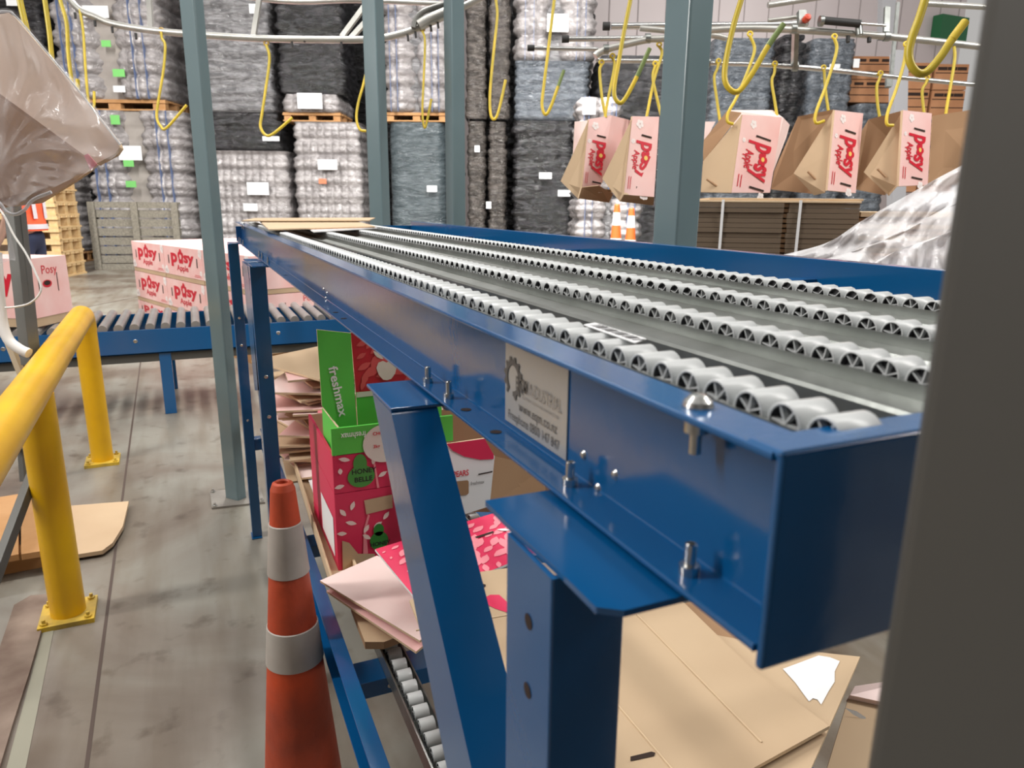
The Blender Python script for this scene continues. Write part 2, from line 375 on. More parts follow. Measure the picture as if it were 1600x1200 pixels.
# bolts
def bolt(x, y, z, up=True, r=.0072, parent=cv, nut=True):
    b = MB(); d = 1 if up else -1
    if up:   # dome head on top, nut and stud beneath
        b.lathe((x, y, z), [(0, .0065), (r*.55, .006), (r*.95, .0032), (r*1.06, .0008), (r*1.06, 0)], BOLT, 20)
        b.lathe((x, y, z-.0045), [(.0001, 0), (r*1.05, 0), (r*1.05, -.002), (r*.85, -.0022), (r*.85, -.008), (r*.42, -.0085), (r*.42, -.019), (.0001, -.019)], BOLT, 12)
    else:    # stud and nut on top, head beneath
        b.lathe((x, y, z), [(r*.85, 0), (r*.85, .005), (r*.5, .0052), (r*.5, .016), (r*.36, .0165), (r*.30, .0125), (.0001, .0125)], BOLT, 12)
        b.lathe((x, y, z-.008), [(.0001, -.004), (r*.9, -.003), (r*1.1, 0)], BOLT, 16)
    b.build('bolt', parent)
bolt(.270, -.2165, ZT)
for x in (3.35, 3.45): bolt(x, -.2165, ZT, r=.005)
for x in (.3925, .2656): bolt(x, -.2150, ZB+.0035, False, r=.0062)
for x in (.6963, .6302): bolt(x, -.2120, ZB+.0035, False, r=.0062)
for x in (2.33, 2.52, 2.62, 3.4, 3.55, 3.66): bolt(x, -.2130, ZB+.0035, False, r=.006)
for px_, py_ in ((912, 711), (961, 742), (934, 763)):
    b = MB(); p = at_y(px_, py_, -.2275); b.lathe(p, [(.0001, .0022), (.0022, .0018), (.0036, 0)], BOLT, 14, ax=(0, 1, 0)); b.build('rivet', cv)
for px_, py_ in ((506, 452), (511, 458), (509, 466)):
    b = MB(); p = at_y(px_, py_, -.2275); b.lathe(p, [(.0001, .0022), (.0022, .0018), (.0036, 0)], BOLT, 10, ax=(0, 1, 0)); b.build('rivet', cv)
for x in (.5859, .5156, 1.15, 1.22, 1.9):
    b = MB(); f2 = Fr((x, -.2130, ZB+.0036), (0, 1, 0), (-1, 0, 0)); b.disc(f2, 0, 0, .0048, SLOT, w=.0003); b.build('bolt_hole', near)
# ---- roller tracks
def roller_mesh(r, L, n=20, spokes=6):
    """grey hollow wheel lying along -y from its near face, spokes in a dark core"""
    b = MB(); ri = r*.85
    def ring(rad, y): return [Vector((rad*math.cos(2*math.pi*k/n), y, rad*math.sin(2*math.pi*k/n))) for k in range(n)]
    seq = [(ri, -L*.2), (ri, -.0004), (ri+.0004, 0), (r-.0005, 0), (r, -.0006), (r, -L+.0006), (r-.0005, -L), (ri, -L)]
    V = []
    for rad, y in seq: V += ring(rad, y)
    b.add(V, [(i*n+k, i*n+(k+1) % n, (i+1)*n+(k+1) % n, (i+1)*n+k) for i in range(1, len(seq)-1) for k in range(n)], GREYP, True)
    b.add(V[:2*n], [(k, (k+1) % n, (k+1) % n+n, k+n) for k in range(n)], DARKP, True)
    b.add(ring(ri, -L*.2), [tuple(range(n))], DARKP); b.add(ring(ri, -L), [tuple(reversed(range(n)))], DARKP)
    t = r*.045
    for k in range(spokes):
        a = 2*math.pi*k/spokes+.25; c, s_ = math.cos(a), math.sin(a)
        q = [(-t*s_, t*c), (t*s_, -t*c), (t*s_+ri*c, -t*c+ri*s_), (-t*s_+ri*c, t*c+ri*s_)]
        b.add([(p[0], -L*.04, p[1]) for p in q]+[(p[0], -L*.19, p[1]) for p in q], [(0, 1, 2, 3), (0, 4, 5, 1), (3, 2, 6, 7), (0, 3, 7, 4), (1, 5, 6, 2)], GREYP)
    b.add([(r*.16*math.cos(2*math.pi*k/8), -.0005, r*.16*math.sin(2*math.pi*k/8)) for k in range(8)], [tuple(range(8))], GREYP)
    return b
YK = [.247, .379, .511, .664]; RR, RL, RP, RZ = .0106, .0255, .0243, 1.5506
def track(yk, first=False):
    b = MB(); y = -yk; x0, x1 = .225, 3.6
    def strip(pr): b.prism([(x0, a, c) for a, c in pr], (x1-x0, 0, 0), GALV)
    strip([(y+.0045, 1.5516), (y+.0025, 1.5516), (y+.0025, 1.530), (y-.0285, 1.530), (y-.0285, 1.5475), (y-.0305, 1.5475), (y-.0305, 1.528), (y+.0045, 1.528)])
    if not first:
        strip([(y+.0045, 1.5425), (y+.026, 1.5395), (y+.029, 1.5425), (y+.032, 1.5425), (y+.034, 1.540), (y+.034, 1.520), (y+.032, 1.520), (y+.032, 1.538), (y+.0045, 1.5375)])
    return b.build('roller_track', cv)
for i, yk in enumerate(YK): track(yk, i == 0)
for x in (1.0, 1.9, 2.8):     # cross members carrying the tracks
    b = MB(); b.box((x, -.231, 1.480), (x+.04, -1.052, 1.520), BLUE); b.build('cross_member', cv, bevel=.001)
b = MB(); P = [at_z(x, y, 1.5622) for x, y in ((912, 507), (930, 504), (1010, 529), (992, 535))]; b.plate(P, .0006, WHITE)
fr_ = Fr(P[0], P[3]-P[0], P[1]-P[0])
if fr_.w.z < 0: fr_.w = -fr_.w
Lb, Wb = (P[3]-P[0]).length, (P[1]-P[0]).length
for k in range(14): b.poly(fr_, [(Lb*(.06+.064*k), Wb*.15), (Lb*(.06+.064*k+.018+.012*(k % 3)), Wb*.15), (Lb*(.06+.064*k+.018+.012*(k % 3)), Wb*.85), (Lb*(.06+.064*k), Wb*.85)], BLACK, .0003)
b.build('barcode_label', cv)['label'] = 'torn white label with black bars stuck on the rollers'
rm = roller_mesh(RR, RL, 22); proto = rm.build('roller', cv, origin=(0, 0, 0))
oc = Vector(O)
spots = []; NI = [27, 22, 18, 13]
rest = []
for i, yk in enumerate(YK):
    n = int((3.50-.2215)/RP)
    for k in range(n):
        p = (.2215+RP*k+(.006*i), -yk, RZ)
        (spots if k < NI[i] else rest).append(p)
for i, p in enumerate(spots):
    o = proto if i == 0 else proto.copy()
    if i: col.objects.link(o)
    o.parent = cv; o.location = (Vector(p)-oc)*S
    o.rotation_euler = (0, random.uniform(0, 1.0), 0)
# lower roller lanes
LR, LL, LP, LZ = .017, .034, .046, .535
lm = roller_mesh(LR, LL, 18); lproto = lm.build('roller', cv, origin=(0, 0, 0))
lows = []; lrest = []
for j, yk in enumerate((.365, .60, .84)):
    k = 0; x = .72
    while x < 3.5:
        (lows if (j == 0 and .95 < x < 1.86) else lrest).append((x, -yk, LZ)); x += LP
for i, p in enumerate(lows):
    o = lproto if i == 0 else lproto.copy()
    if i: col.objects.link(o)
    o.parent = cv; o.location = (Vector(p)-oc)*S; o.rotation_euler = (0, random.uniform(0, 1.0), 0)
b = MB()
r1 = roller_mesh(RR, RL, 12, 3); r2 = roller_mesh(LR, LL, 12, 3)
for src, lst in ((r1, rest), (r2, lrest)):
    for p in lst:
        pv = Vector(p); base = len(b.v); b.v += [v+pv for v in src.v]
        ms = [b.mi(mm) for mm in src.mats]
        b.f += [[i+base for i in f] for f in src.f]; b.m += [ms[k] for k in src.m]; b.s += src.s
b.build('roller', cv)['kind'] = 'stuff'
for yk in (.365, .60, .84):
    b = MB(); y = -yk
    b.prism([(.70, a, c) for a, c in [(y+.014, .545), (y+.010, .545), (y+.010, .506), (y-.046, .506), (y-.046, .530), (y-.050, .530), (y-.050, .502), (y+.014, .502)]], (2.85, 0, 0), GALV)
    b.build('roller_track', cv)
# lower frame
crail('lower_rail', -.235, -.272, .452, .56, .30, 3.62)
crail('lower_rail', -1.05, -1.01, .452, .56, .30, 3.62)
for x in (.45, 1.56, 2.36, 3.45):
    b = MB(); b.prism([(x, -.27, .50), (x+.09, -.27, .50), (x+.09, -.27, .496), (x+.004, -.27, .496), (x+.004, -.27, .455), (x, -.27, .455)], (0, -.745, 0), BLUE)
    f2 = Fr((x, -.36, .476), (0, -1, 0), (0, 0, 1)); b.disc(f2, 0, 0, .006, BOLT, w=.0008)
    b.build('cross_member', cv, bevel=.001)
# legs
def leg(x, yo, sg=1, holes=True, w_=.060, d_=.046):
    """C-section leg, outer face at yo, open to the far side"""
    t = .0035; b = MB(); ya, yb = yo, yo-sg*d_
    pr = [(x+w_, ya), (x, ya), (x, yb), (x+t, yb), (x+t, ya-sg*t), (x+w_, ya-sg*t)]
    b.prism([(p, q, .003) for p, q in pr], (0, 0, 1.457), BLUE)
    l = b.build('leg', cv, bevel=.003, seg=3)
    f1 = Fr((x+w_*.45, yo, 0), (-sg, 0, 0), (0, 0, 1))
    for z in (1.42, 1.375, 1.1, .9, .2):
        if sg > 0: h = MB(); h.disc(f1, 0, z, .0048, SLOT, w=.0004, n=14); h.build('bolt_hole', l)
    if x > 1:
        for z in (1.12, .99, .62): h = MB(); h.lathe((x-.001, yo-sg*d_*.5, z), [(.0001, .002), (.004, .0015), (.006, 0)], BOLT, 12, ax=(-1, 0, 0)); h.build('rivet', l)
    f = MB(); f.box((x-.012, yo+sg*.004, 0), (x+w_+.01, yo-sg*d_, .006), BLUE); f.build('foot_plate', l, bevel=.001)
    p = MB(); y2 = -.2285 if sg > 0 else -1.055
    p.prism([(x+w_+.040, yo-sg*.002, 1.4645), (x+w_+.040, y2, 1.4645), (x-.046, y2, 1.4645), (x-.046, yo-sg*.015, 1.4645), (x-.038, yo-sg*.004, 1.4645), (x+.001, yo-sg*.004, 1.4645), (x+w_*.98, yo-sg*.002, 1.4645)], (0, 0, -.0035), BLUE)
    p.build('mounting_plate', l, bevel=.001)
    c = MB(); c.box((x+.004, yo-sg*.004, .462), (x+w_-.004, (-.236 if sg > 0 else -1.049), .52), BLUE); c.build('rail_bracket', l, bevel=.001)
for x in (.303, 2.31, 3.58):
    leg(x, -.157); leg(x, -1.127, -1)
def brace(p4, y0, dy, plate):
    b = MB(); P = [at_y(a, c, y0) for a, c in p4]
    b.prism(P, (0, dy, 0), BLUE); o = b.build('brace', cv, bevel=.003, seg=3)
    q = MB(); q.box((plate[0], y0, 1.4645), (plate[1], -.2285, 1.461), BLUE); q.build('mounting_plate', o, bevel=.001)
brace([(582, 614), (611, 644), (757, 1290), (716, 1290)], -.157, -.045, (.635, .738))
brace([(378, 408), (387, 416), (405, 610), (398, 610)], -.157, -.035, (2.44, 2.58))
# ================================================================ yellow guard rail
G1, G2 = at_z(108, 962, 0), at_z(161, 722, 0); GR = .066; ZR = .965
dg = (G2-G1); dg.z = 0; dg.normalize(); sd = Vector((-dg.y, dg.x, 0))
t = thing('guard_rail', (G1+G2)/2, 'yellow round-tube guard rail on two posts bolted to the floor', 'guard rail')
m = MB(); c0 = Vector((G2.x, G2.y, ZR-.09))
path = [Vector((G1.x, G1.y, ZR))-dg*2.3, Vector((G1.x, G1.y, ZR)), Vector((G2.x, G2.y, ZR))-dg*.10]+[Vector((G2.x, G2.y, ZR-.10))-dg*.10+dg*.10*math.sin(a)+Vector((0, 0, .10*math.cos(a))) for a in (.3, .6, .9, 1.2, 1.57)]
m.tube(path, GR, YEL, 28); m.tube([path[-1], Vector((G2.x, G2.y, .02))], GR*.96, YEL, 28); m.build('top_rail', t)
m = MB(); m.tube([(G1.x, G1.y, ZR-.03), (G1.x, G1.y, .02)], GR*.96, YEL, 28); m.build('post', t)
m = MB(); P = Vector((G1.x, G1.y, 0))-dg*1.9; m.tube([P+Vector((0, 0, ZR-.03)), P+Vector((0, 0, .02))], GR*.96, YEL, 28); m.build('post', t)
for G in (G1, G2):
    m = MB(); k = .098; Q = [Vector((G.x, G.y, .02))+dg*a*k+sd*b*k for a, b in ((1, 1), (1, -1), (-1, -1), (-1, 1))]
    m.prism(Q, (0, 0, -.02), YELD); bp = m.build('base_plate', t, bevel=.003)
    for a, b in ((1, 1), (1, -1), (-1, -1), (-1, 1)):
        p = Vector((G.x, G.y, .02))+dg*a*k*.78+sd*b*k*.78; m = MB(); m.lathe(p, [(.014, 0), (.014, .008), (.007, .009), (.007, .022), (.0001, .023)], YELD, 6); m.build('anchor_bolt', bp)
# ================================================================ near traffic cone
def cone(o, h, r0, r1, label, mats, bands, base=None, grp=None, n=40):
    o = Vector(o); t = thing('traffic_cone', o, label, 'traffic cone', grp)
    def R(z): return r0+(r1-r0)*z/h
    m = MB(); m.lathe(o, [(R(.03), .03), (R(h*.5), h*.5), (R(h-.02), h-.02), (r1*.86, h-.004), (r1*.62, h), (r1*.52, h-.004), (r1*.5, h-.08)], mats[0], n)
    m.build('body', t)
    for a, b in bands:
        m = MB(); m.lathe(o, [(R(a)+.0005, a), (R(a)+.003, a+.002), (R(b)+.003, b-.002), (R(b)+.0005, b)], mats[1], n); m.build('reflective_collar', t)
    k = r0*1.02; m = MB(); m.box((o.x-k, o.y-k, o.z), (o.x+k, o.y+k, o.z+.03), mats[2]); m.build('base', t, bevel=.012)
    return t
CB = at_z(478, 1262, 0)
def zof(y): 
    lo, hi = 0., 1.4
    for _ in range(40):
        md = (lo+hi)/2
        if px((CB.x, CB.y, md))[1] > y: lo = md
        else: hi = md
    return lo
cone(CB, zof(752), .112, .0285, 'scuffed orange traffic cone with grubby white collars beside the conveyor legs', (ORANGE, COLLAR, mat('grimy_cone_foot', (.10, .05, .03), .7)), ((zof(893), zof(815)), (zof(1028), zof(972))))
# ================================================================ pallet and board on the floor behind the rail
t = thing('wooden_pallet', at_z(20, 880, 0), 'orange-brown wooden pallet on the floor behind the yellow guard rail', 'pallet')
zp = .12
def floorpoly(pts, z): return [Vector((p.x, p.y, z)) for p in (at_z(a, b, z) for a, b in pts)]
for pl in ([(-150, 792), (-52, 784), (-48, 882), (-160, 905)], [(-48, 784), (28, 772), (29, 866), (-46, 880)], [(33, 772), (73, 769), (78, 859), (33, 866)]):
    m = MB(); m.prism(floorpoly(pl, zp), (0, 0, -.028), WOODO); m.build('deck_board', t, bevel=.002)
Q = floorpoly([(-155, 898), (78, 855), (75, 843), (-155, 885)], zp-.028)
m = MB(); m.prism(Q, (0, 0, -.092), WOODO); m.build('stringer', t)
Q = floorpoly([(-155, 806), (74, 782), (74, 774), (-155, 797)], zp-.028)
m = MB(); m.prism(Q, (0, 0, -.092), WOODO); m.build('stringer', t)
m = MB(); Q = floorpoly([(85, 792), (201, 783), (192, 822), (176, 848), (160, 860), (84, 872)], .035); m.prism(Q, (0, 0, -.02), KRAFT, KEDGE)
tag(m.build('cardboard_sheet', origin=floorpoly([(140, 820)], 0)[0]), 'beige cardboard sheet with clipped corner lying flat beside the floor pallet', 'cardboard')
m = MB(); m.prism(floorpoly([(22, 945), (48, 930), (76, 928), (70, 965), (46, 1050), (20, 1130), (-10, 1230), (-70, 1230), (-30, 1100), (0, 1010)], .012), (0, 0, -.011), mat('dirty_brown_board', (.15, .10, .075), .8, var=(.25, .19, .15), vscale=8))
tag(m.build('dirty_board', origin=floorpoly([(20, 1030)], 0)[0]), 'dirty brown flattened board strip on the floor at lower left', 'cardboard')
m = MB(); m.prism(floorpoly([(68, 985), (84, 985), (34, 1230), (2, 1230)], .0015), (0, 0, -.001), mat('faded_line_paint', (.27, .26, .20), .6)); m.build('trim_2')['kind'] = 'structure'
# ================================================================ grey stand at the left edge
STEELG = mat('dull_grey_steel', (.13, .13, .12), .45, metal=.3, var=(.15, .15, .14), vscale=8)
def bar(m, p, q, w_, d_, mt):
    p, q = Vector(p), Vector(q); a = (q-p).normalized(); s_ = a.cross(FW).normalized(); n = s_.cross(a).normalized()
    m.prism([p+s_*w_/2+n*d_/2, p-s_*w_/2+n*d_/2, p-s_*w_/2-n*d_/2, p+s_*w_/2-n*d_/2], q-p, mt)
D = 3.3
t = thing('steel_stand', at_z(-60, 900, 0), 'dull grey steel stand leg at the left edge under the plastic-draped carton', 'stand')
m = MB(); bar(m, at_d(17, 300, D), at_d(47, 570, D), .046, .06, STEELG); m.build('leg', t, bevel=.003)
m = MB(); bar(m, at_d(32, 330, D+.03), at_d(56, 570, D+.03), .028, .04, STEELG); m.build('leg', t, bevel=.002)
m = MB(); bar(m, at_d(54, 735, 2.85), at_d(-45, 1000, 2.35), .034, .034, STEELG); m.build('brace', t, bevel=.002)
m = MB(); bar(m, at_d(33, 700, D+1.0), at_d(37, 752, D+1.0), .03, .03, STEELG); m.build('leg', t, bevel=.002)
m = MB(); bar(m, at_d(26, 701, D+.98), at_d(52, 697, D+.98), .02, .06, STEELG); m.build('cross_bar', t, bevel=.002)
m = MB(); bar(m, at_d(-40, 400, D+.06), at_d(34, 585, D+.06), .024, .03, mat('pale_worn_bar', (.5, .4, .27), .6)); m.build('cross_bar', t)
m = MB(); m.tube(catmull([at_d(x, y, D-.12) for x, y in ((-6, 395), (-2, 450), (3, 500), (13, 530), (30, 545), (45, 552))]), .022, CABLE, 14)
tag(m.build('hose', origin=at_d(5, 500, D-.12)), 'thick white plastic hose curving down the grey stand', 'hose')
m = MB(); m.tube(catmull([at_d(x, y, D-.2) for x, y in ((-4, 322), (8, 340), (22, 368), (40, 395), (55, 425), (64, 448), (60, 462), (46, 474), (28, 479), (8, 481))]), .0042, CABLE, 8)
tag(m.build('cable', origin=at_d(40, 400, D-.2)), 'thin white cable looping in front of the pink cartons', 'cable')
# ================================================================ carton draped in clear film, top left
D = 1.35
t = thing('film_draped_carton', at_d(60, 200, D), 'tilted cardboard carton draped in clear plastic film hanging at top left', 'carton')
m = MB(); fpts = [(-160, -60), (-30, 26), (14, 20), (22, 26), (120, 140), (184, 222), (187, 230), (180, 240), (150, 256), (-160, 30)]
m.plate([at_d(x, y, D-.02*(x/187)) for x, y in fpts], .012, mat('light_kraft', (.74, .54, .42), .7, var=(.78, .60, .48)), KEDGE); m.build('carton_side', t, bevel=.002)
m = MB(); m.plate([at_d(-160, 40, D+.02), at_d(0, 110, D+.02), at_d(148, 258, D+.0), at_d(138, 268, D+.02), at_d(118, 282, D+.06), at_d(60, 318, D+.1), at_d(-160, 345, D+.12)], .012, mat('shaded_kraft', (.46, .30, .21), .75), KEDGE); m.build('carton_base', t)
m = MB(); m.plate([at_d(131, 243, D-.035), at_d(137, 240, D-.035), at_d(151, 256, D-.035), at_d(141, 265, D-.035)], .003, mat('pink_tape', (.85, .25, .3), .5)); m.build('pink_sticker', t)
def sheet(name, ctrl, nu, nv, dfun, mt, parent=None, origin=None, thick=0):
    """soft sheet: ctrl is a grid of pixels (rows of equal length), interpolated, depth by dfun(u,v)"""
    R_, C_ = len(ctrl), len(ctrl[0]); V = []
    def cr(P, t):
        n = len(P)-1; i = min(int(t*n), n-1); f = t*n-i
        g = lambda k: P[max(0, min(n, k))]
        a, b, c, d = g(i-1), g(i), g(i+1), g(i+2)
        return tuple(.5*(2*b[j]+(c[j]-a[j])*f+(2*a[j]-5*b[j]+4*c[j]-d[j])*f*f+(3*b[j]-a[j]-3*c[j]+d[j])*f**3) for j in range(2))
    for i in range(nv+1):
        row = [cr([ctrl[r][c] for r in range(R_)], i/nv) for c in range(C_)]
        for j in range(nu+1):
            x, y = cr(row, j/nu); V.append(at_d(x, y, dfun(j/nu, i/nv)))
    m = MB(); m.add(V, [(i*(nu+1)+j, i*(nu+1)+j+1, (i+1)*(nu+1)+j+1, (i+1)*(nu+1)+j) for i in range(nv) for j in range(nu)], mt, True)
    return m.build(name, parent, origin=origin)
FILM = film_mat('clear_draped_film', (.95, .92, .92), .20, 5, .5, 1.0, .2)
def ridge(u, v):
    a = math.atan2(v-.62, u-.45); r = math.hypot(v-.62, u-.45)
    return min(1, r*3)*.022*(abs(math.sin(a*5.5+1.1*math.sin(r*9)))**5+.6*abs(math.sin(a*9+2))**8)
def wr(u, v): return D-.085-ridge(u, v)+.03*math.sin(u*9+v*5+1.3*math.sin(v*7))+.018*math.sin(u*23-v*9)+.009*math.sin(v*31+u*11)
sheet('plastic_film', [[(-160, -80), (-40, 10), (20, 16), (70, 72), (130, 140)], [(-160, 60), (-40, 90), (40, 120), (110, 170), (187, 226)], [(-160, 180), (-60, 200), (20, 215), (90, 235), (150, 262)], [(-160, 300), (-60, 300), (0, 305), (40, 290), (100, 285)], [(-160, 345), (-60, 350), (2, 320), (22, 334), (48, 312)]], 160, 130, wr, FILM, t)
RIM = film_mat('bright_film_fold', (.95, .96, .98), .75, 6, .6)
m = MB(); m.tube(catmull([at_d(x, y, D-.09) for x, y in ((-20, 300), (0, 318), (10, 331), (24, 335), (38, 328), (52, 312), (80, 300))]), .003, RIM, 8); m.build('film_hem', t)
m = MB(); m.tube(catmull([at_d(x, y, D-.09) for x, y in ((-20, 20), (10, 18), (25, 26), (70, 78), (120, 138), (165, 196), (188, 226))]), .002, RIM, 8); m.build('film_hem', t)
sheet('plastic_film', [[(-160, 350), (-40, 350), (0, 335), (12, 345)], [(-160, 400), (-40, 400), (2, 390), (24, 402)], [(-160, 430), (-40, 420), (0, 412), (20, 405)]], 20, 20, lambda u, v: D+.1+.02*math.sin(u*8+v*4), FILM, t)

# ================================================================ pink apple cartons
def flower(m, fr, u, v, r, col_=RED, ctr=YCEN, w=.002, rot=0.3):
    for k in range(5):
        a = rot+2*math.pi*k/5; m.disc(fr, u+math.cos(a)*r*.62, v+math.sin(a)*r*.62, r*.46, col_, w, 12)
    m.disc(fr, u, v, r*.36, ctr, w+.0006, 12)
def posy(m, fr, W, Hh, k=1.0, blossoms=True, slots=True):
    """lettering of the apple cartons laid out on a W x Hh face"""
    s_ = min(W, Hh*1.35)*k; by = Hh*.50; sz = Hh*.50
    m.text('p', fr, W*.20, by-Hh*.03, sz*1.22, RED, bold=.045, w=.0022, width=W*.17); flower(m, fr, W*.465, by+sz*.33, min(W*.13, Hh*.25), ctr=PINK, w=.0022)
    m.text('sy', fr, W*.54, by, sz, RED, bold=.04, w=.0022, width=W*.26)
    m.text('Apple', fr, W*.34, by-Hh*.31, Hh*.28, RED, bold=.02, w=.0022, width=W*.30)
    m.poly(fr, [(W*.80, Hh*.12), (W*.95, Hh*.12), (W*.95, Hh*.135), (W*.80, Hh*.135)], RED, .002)
    m.poly(fr, [(W*.78, Hh*.07), (W*.95, Hh*.07), (W*.95, Hh*.085), (W*.78, Hh*.085)], RED, .002)
    if slots:
        for u in (W*.13, W*.87): m.poly(fr, [(u-W*.012, Hh*.38), (u+W*.012, Hh*.38), (u+W*.012, Hh*.68), (u-W*.012, Hh*.68)], SLOT, .002)
    if blossoms:
        for u, v, r in ((W*.96, Hh*.86, .05), (W*.05, Hh*.1, .06), (W*.95, Hh*.2, .03)):
            r *= s_/.4
            for q in range(5):
                a = q*1.257+u; uu, vv = u+math.cos(a)*r*.6, v+math.sin(a)*r*.6
                r2 = r*.45; uu = min(max(uu, r2), W-r2); vv = min(max(vv, r2), Hh-r2); m.disc(fr, uu, vv, r2, PINKW, .0014, 10)
def carton(o, a, L1, L2, h, label, group, art1=True, art2=True, tagw=False):
    """closed carton with near bottom corner o; side 1 runs L1 along direction a, side 2 runs L2 at right angles"""
    o = Vector(o); u = Vector((math.cos(a), math.sin(a), 0)); v = Vector((math.sin(a), -math.cos(a), 0)); z = Vector((0, 0, 1))
    t = thing('apple_carton', o+(u*L1+v*L2)/2, label, 'carton', group)
    m = MB(); hb = h*.13; g = .004
    m.prism([o+u*g+v*g, o+u*(L1-g)+v*g, o+u*(L1-g)+v*(L2-g), o+u*g+v*(L2-g)], z*hb, KRAFT); m.build('tray_base', t)
    m = MB(); q = o+z*hb
    m.prism([q, q+u*L1, q+u*L1+v*L2, q+v*L2], z*(h-hb-.003), PINK)
    f1 = Fr(q+u*L1, -u, z); f2 = Fr(q, v, z); hh = h-hb
    if art1: posy(m, f1, L1, hh)
    else:
        m.disc(f1, L1*.5, hh*.55, L1*.11, RED, ry=hh*.10); m.text('Posy', f1, L1*.38, hh*.72, .09, RED, w=.002)
    if art2: posy(m, f2, L2, hh)
    else:
        m.disc(f2, L2*.42, hh*.55, .05, RED, ry=.028); m.disc(f2, L2*.42, hh*.56, .036, SLOT, w=.0016, ry=.018); m.text('Posy', f2, L2*.32, hh*.72, .09, RED, w=.002)
        for w_ in (.2, .68): m.poly(f2, [(L2*w_, hh*.4), (L2*w_+.008, hh*.4), (L2*w_+.008, hh*.72), (L2*w_, hh*.72)], SLOT, .002)
        if tagw: m.poly(f2, [(L2*.3, hh*.12), (L2*.6, hh*.14), (L2*.6, hh*.36), (L2*.3, hh*.34)], WHITE, .0018)
    m.build('lid', t, bevel=.003, seg=1)
    return t
D = 7.2; NC = at_d(388, 399, D); a1 = math.radians(20)
u = Vector((math.cos(a1), math.sin(a1), 0)); v = Vector((math.sin(a1), -math.cos(a1), 0))
lo, hi = .2, 6
for _ in range(40):
    md = (lo+hi)/2
    if px(NC+u*md)[0] > 204: lo = md
    else: hi = md
W1 = lo/3; HT = NC.z-.10; HH = [HT-.80, .40, .40]; ZL = [0, HT-.80, HT-.40]; W2 = W1*1.45
m = MB(); base = Vector((NC.x, NC.y, 0))
t = thing('carton_pallet', base+u*W1*1.5+v*W2, 'low wooden pallet under the pink carton stack behind the roller bed', 'pallet')
for k in range(6):
    p = base+u*(W1*3*k/6+.02)+Vector((0, 0, .075)); m = MB(); m.prism([p, p+u*.22, p+u*.22+v*W2*2, p+v*W2*2], (0, 0, .02), WOODO); m.build('deck_board', t)
for k in range(3):
    p = base+v*(W2*2*k/2*.92); m = MB(); m.prism([p, p+u*W1*3, p+u*W1*3+v*.1, p+v*.1], (0, 0, .074), WOODO); m.build('stringer', t)
colw = ['nearest the grey post', 'in the middle', 'at the left end']; rows = ['bottom', 'middle', 'top']
for L in range(3):
    for i in range(3):
        for j in range(2):
            o = base+u*(W1*i+.004)+v*(W2*j+.004)+Vector((0, 0, .097+ZL[L]))
            if L == 2 and j == 1: o.z += .002
            lb = 'pink apple carton, %s layer of the stack, %s%s' % (rows[L], colw[i], '' if j == 0 else ', behind the others')
            if not (j == 1 and i > 0 and L < 2): carton(o, a1, W1-.008, W2-.008, HH[L]-.004, lb, 'pink apple cartons stacked on a pallet', True, j == 1 or L == 0, L == 1)
for i, (du, dv, hh) in enumerate(((.3, .95, .03), (1.5, .75, .035), (1.5, 1.15, .025))):
    o = base+u*(W1*du)+v*(W2*dv)+Vector((0, 0, .10+HT+(.036 if i == 2 else 0))); m = MB(); m.prism([o, o+u*W1*.95, o+u*W1*.95+v*W2*.8, o+v*W2*.8], (0, 0, hh), PINK)
    tag(m.build('flattened_pink_carton', origin=o), 'flattened pink carton on top of the carton stack, %s' % ('near the grey post', 'left of the middle', 'at the back right')[i], 'cardboard', 'flattened cartons on top of the stack')
# ================================================================ far roller conveyor
XF = 6.14; zt = at_x(250, 514, XF).z; zb = at_x(250, 552, XF).z; XB = at_z(240, 489, zt).x
cv2 = thing('powered_roller_conveyor', (XF+.4, .3, 0), 'low blue conveyor of grey steel rollers crossing behind the posts', 'conveyor')
ya, yb = 2.6, -1.35
for x in (XF, XB):
    m = MB(); m.box((x, ya, zb), (x+.012*(1 if x == XF else -1), yb, zt), BLUE); m.box((x, ya, zb), (x+.05*(1 if x == XF else -1), yb, zb+.012), BLUE); m.build('side_rail', cv2, bevel=.002)
m = MB(); m.box((XF+.02, ya, zb-.065), (XF+.07, yb, zb-.002), POSTD); m.build('under_rail', cv2)
ROLL = mat('dull_steel_roller', (.27, .255, .25), .35, metal=.5, var=(.34, .325, .31), vscale=9)
y = ya-.1; cp = None; k = 0
while y > yb:
    if cp is None:
        m = MB(); m.cyl((XF+.014, y, zt+.012), (XB-.014, y, zt+.012), .034, ROLL, 16); cp = m.build('roller', cv2, origin=(XF+.4, y, zt)); y0 = y
        lp = cp.location.copy(); cp.location = (Vector((XF+.4, y, zt))-Vector(cv2['_o']))*S
    else:
        c = cp.copy(); col.objects.link(c); c.parent = cv2; c.location = (Vector((XF+.4, y, zt))-Vector(cv2['_o']))*S
    y -= .108
for yy in (.30, 2.0, -1.1):
    m = MB(); m.box((XF+.015, yy, 0), (XF+.065, yy-.085, zb), BLUE); m.build('leg', cv2, bevel=.003)
    m = MB(); m.box((XB-.065, yy, 0), (XB-.015, yy-.085, zb), BLUE); m.build('leg', cv2, bevel=.003)
for yy in (.80, .45, -.2, -.6, 1.3):
    m = MB(); m.lathe((XF, yy, zb+(zt-zb)*.55), [(.0001, .006), (.012, .004), (.016, 0)], BOLT, 10, ax=(-1, 0, 0)); m.build('bolt', cv2)
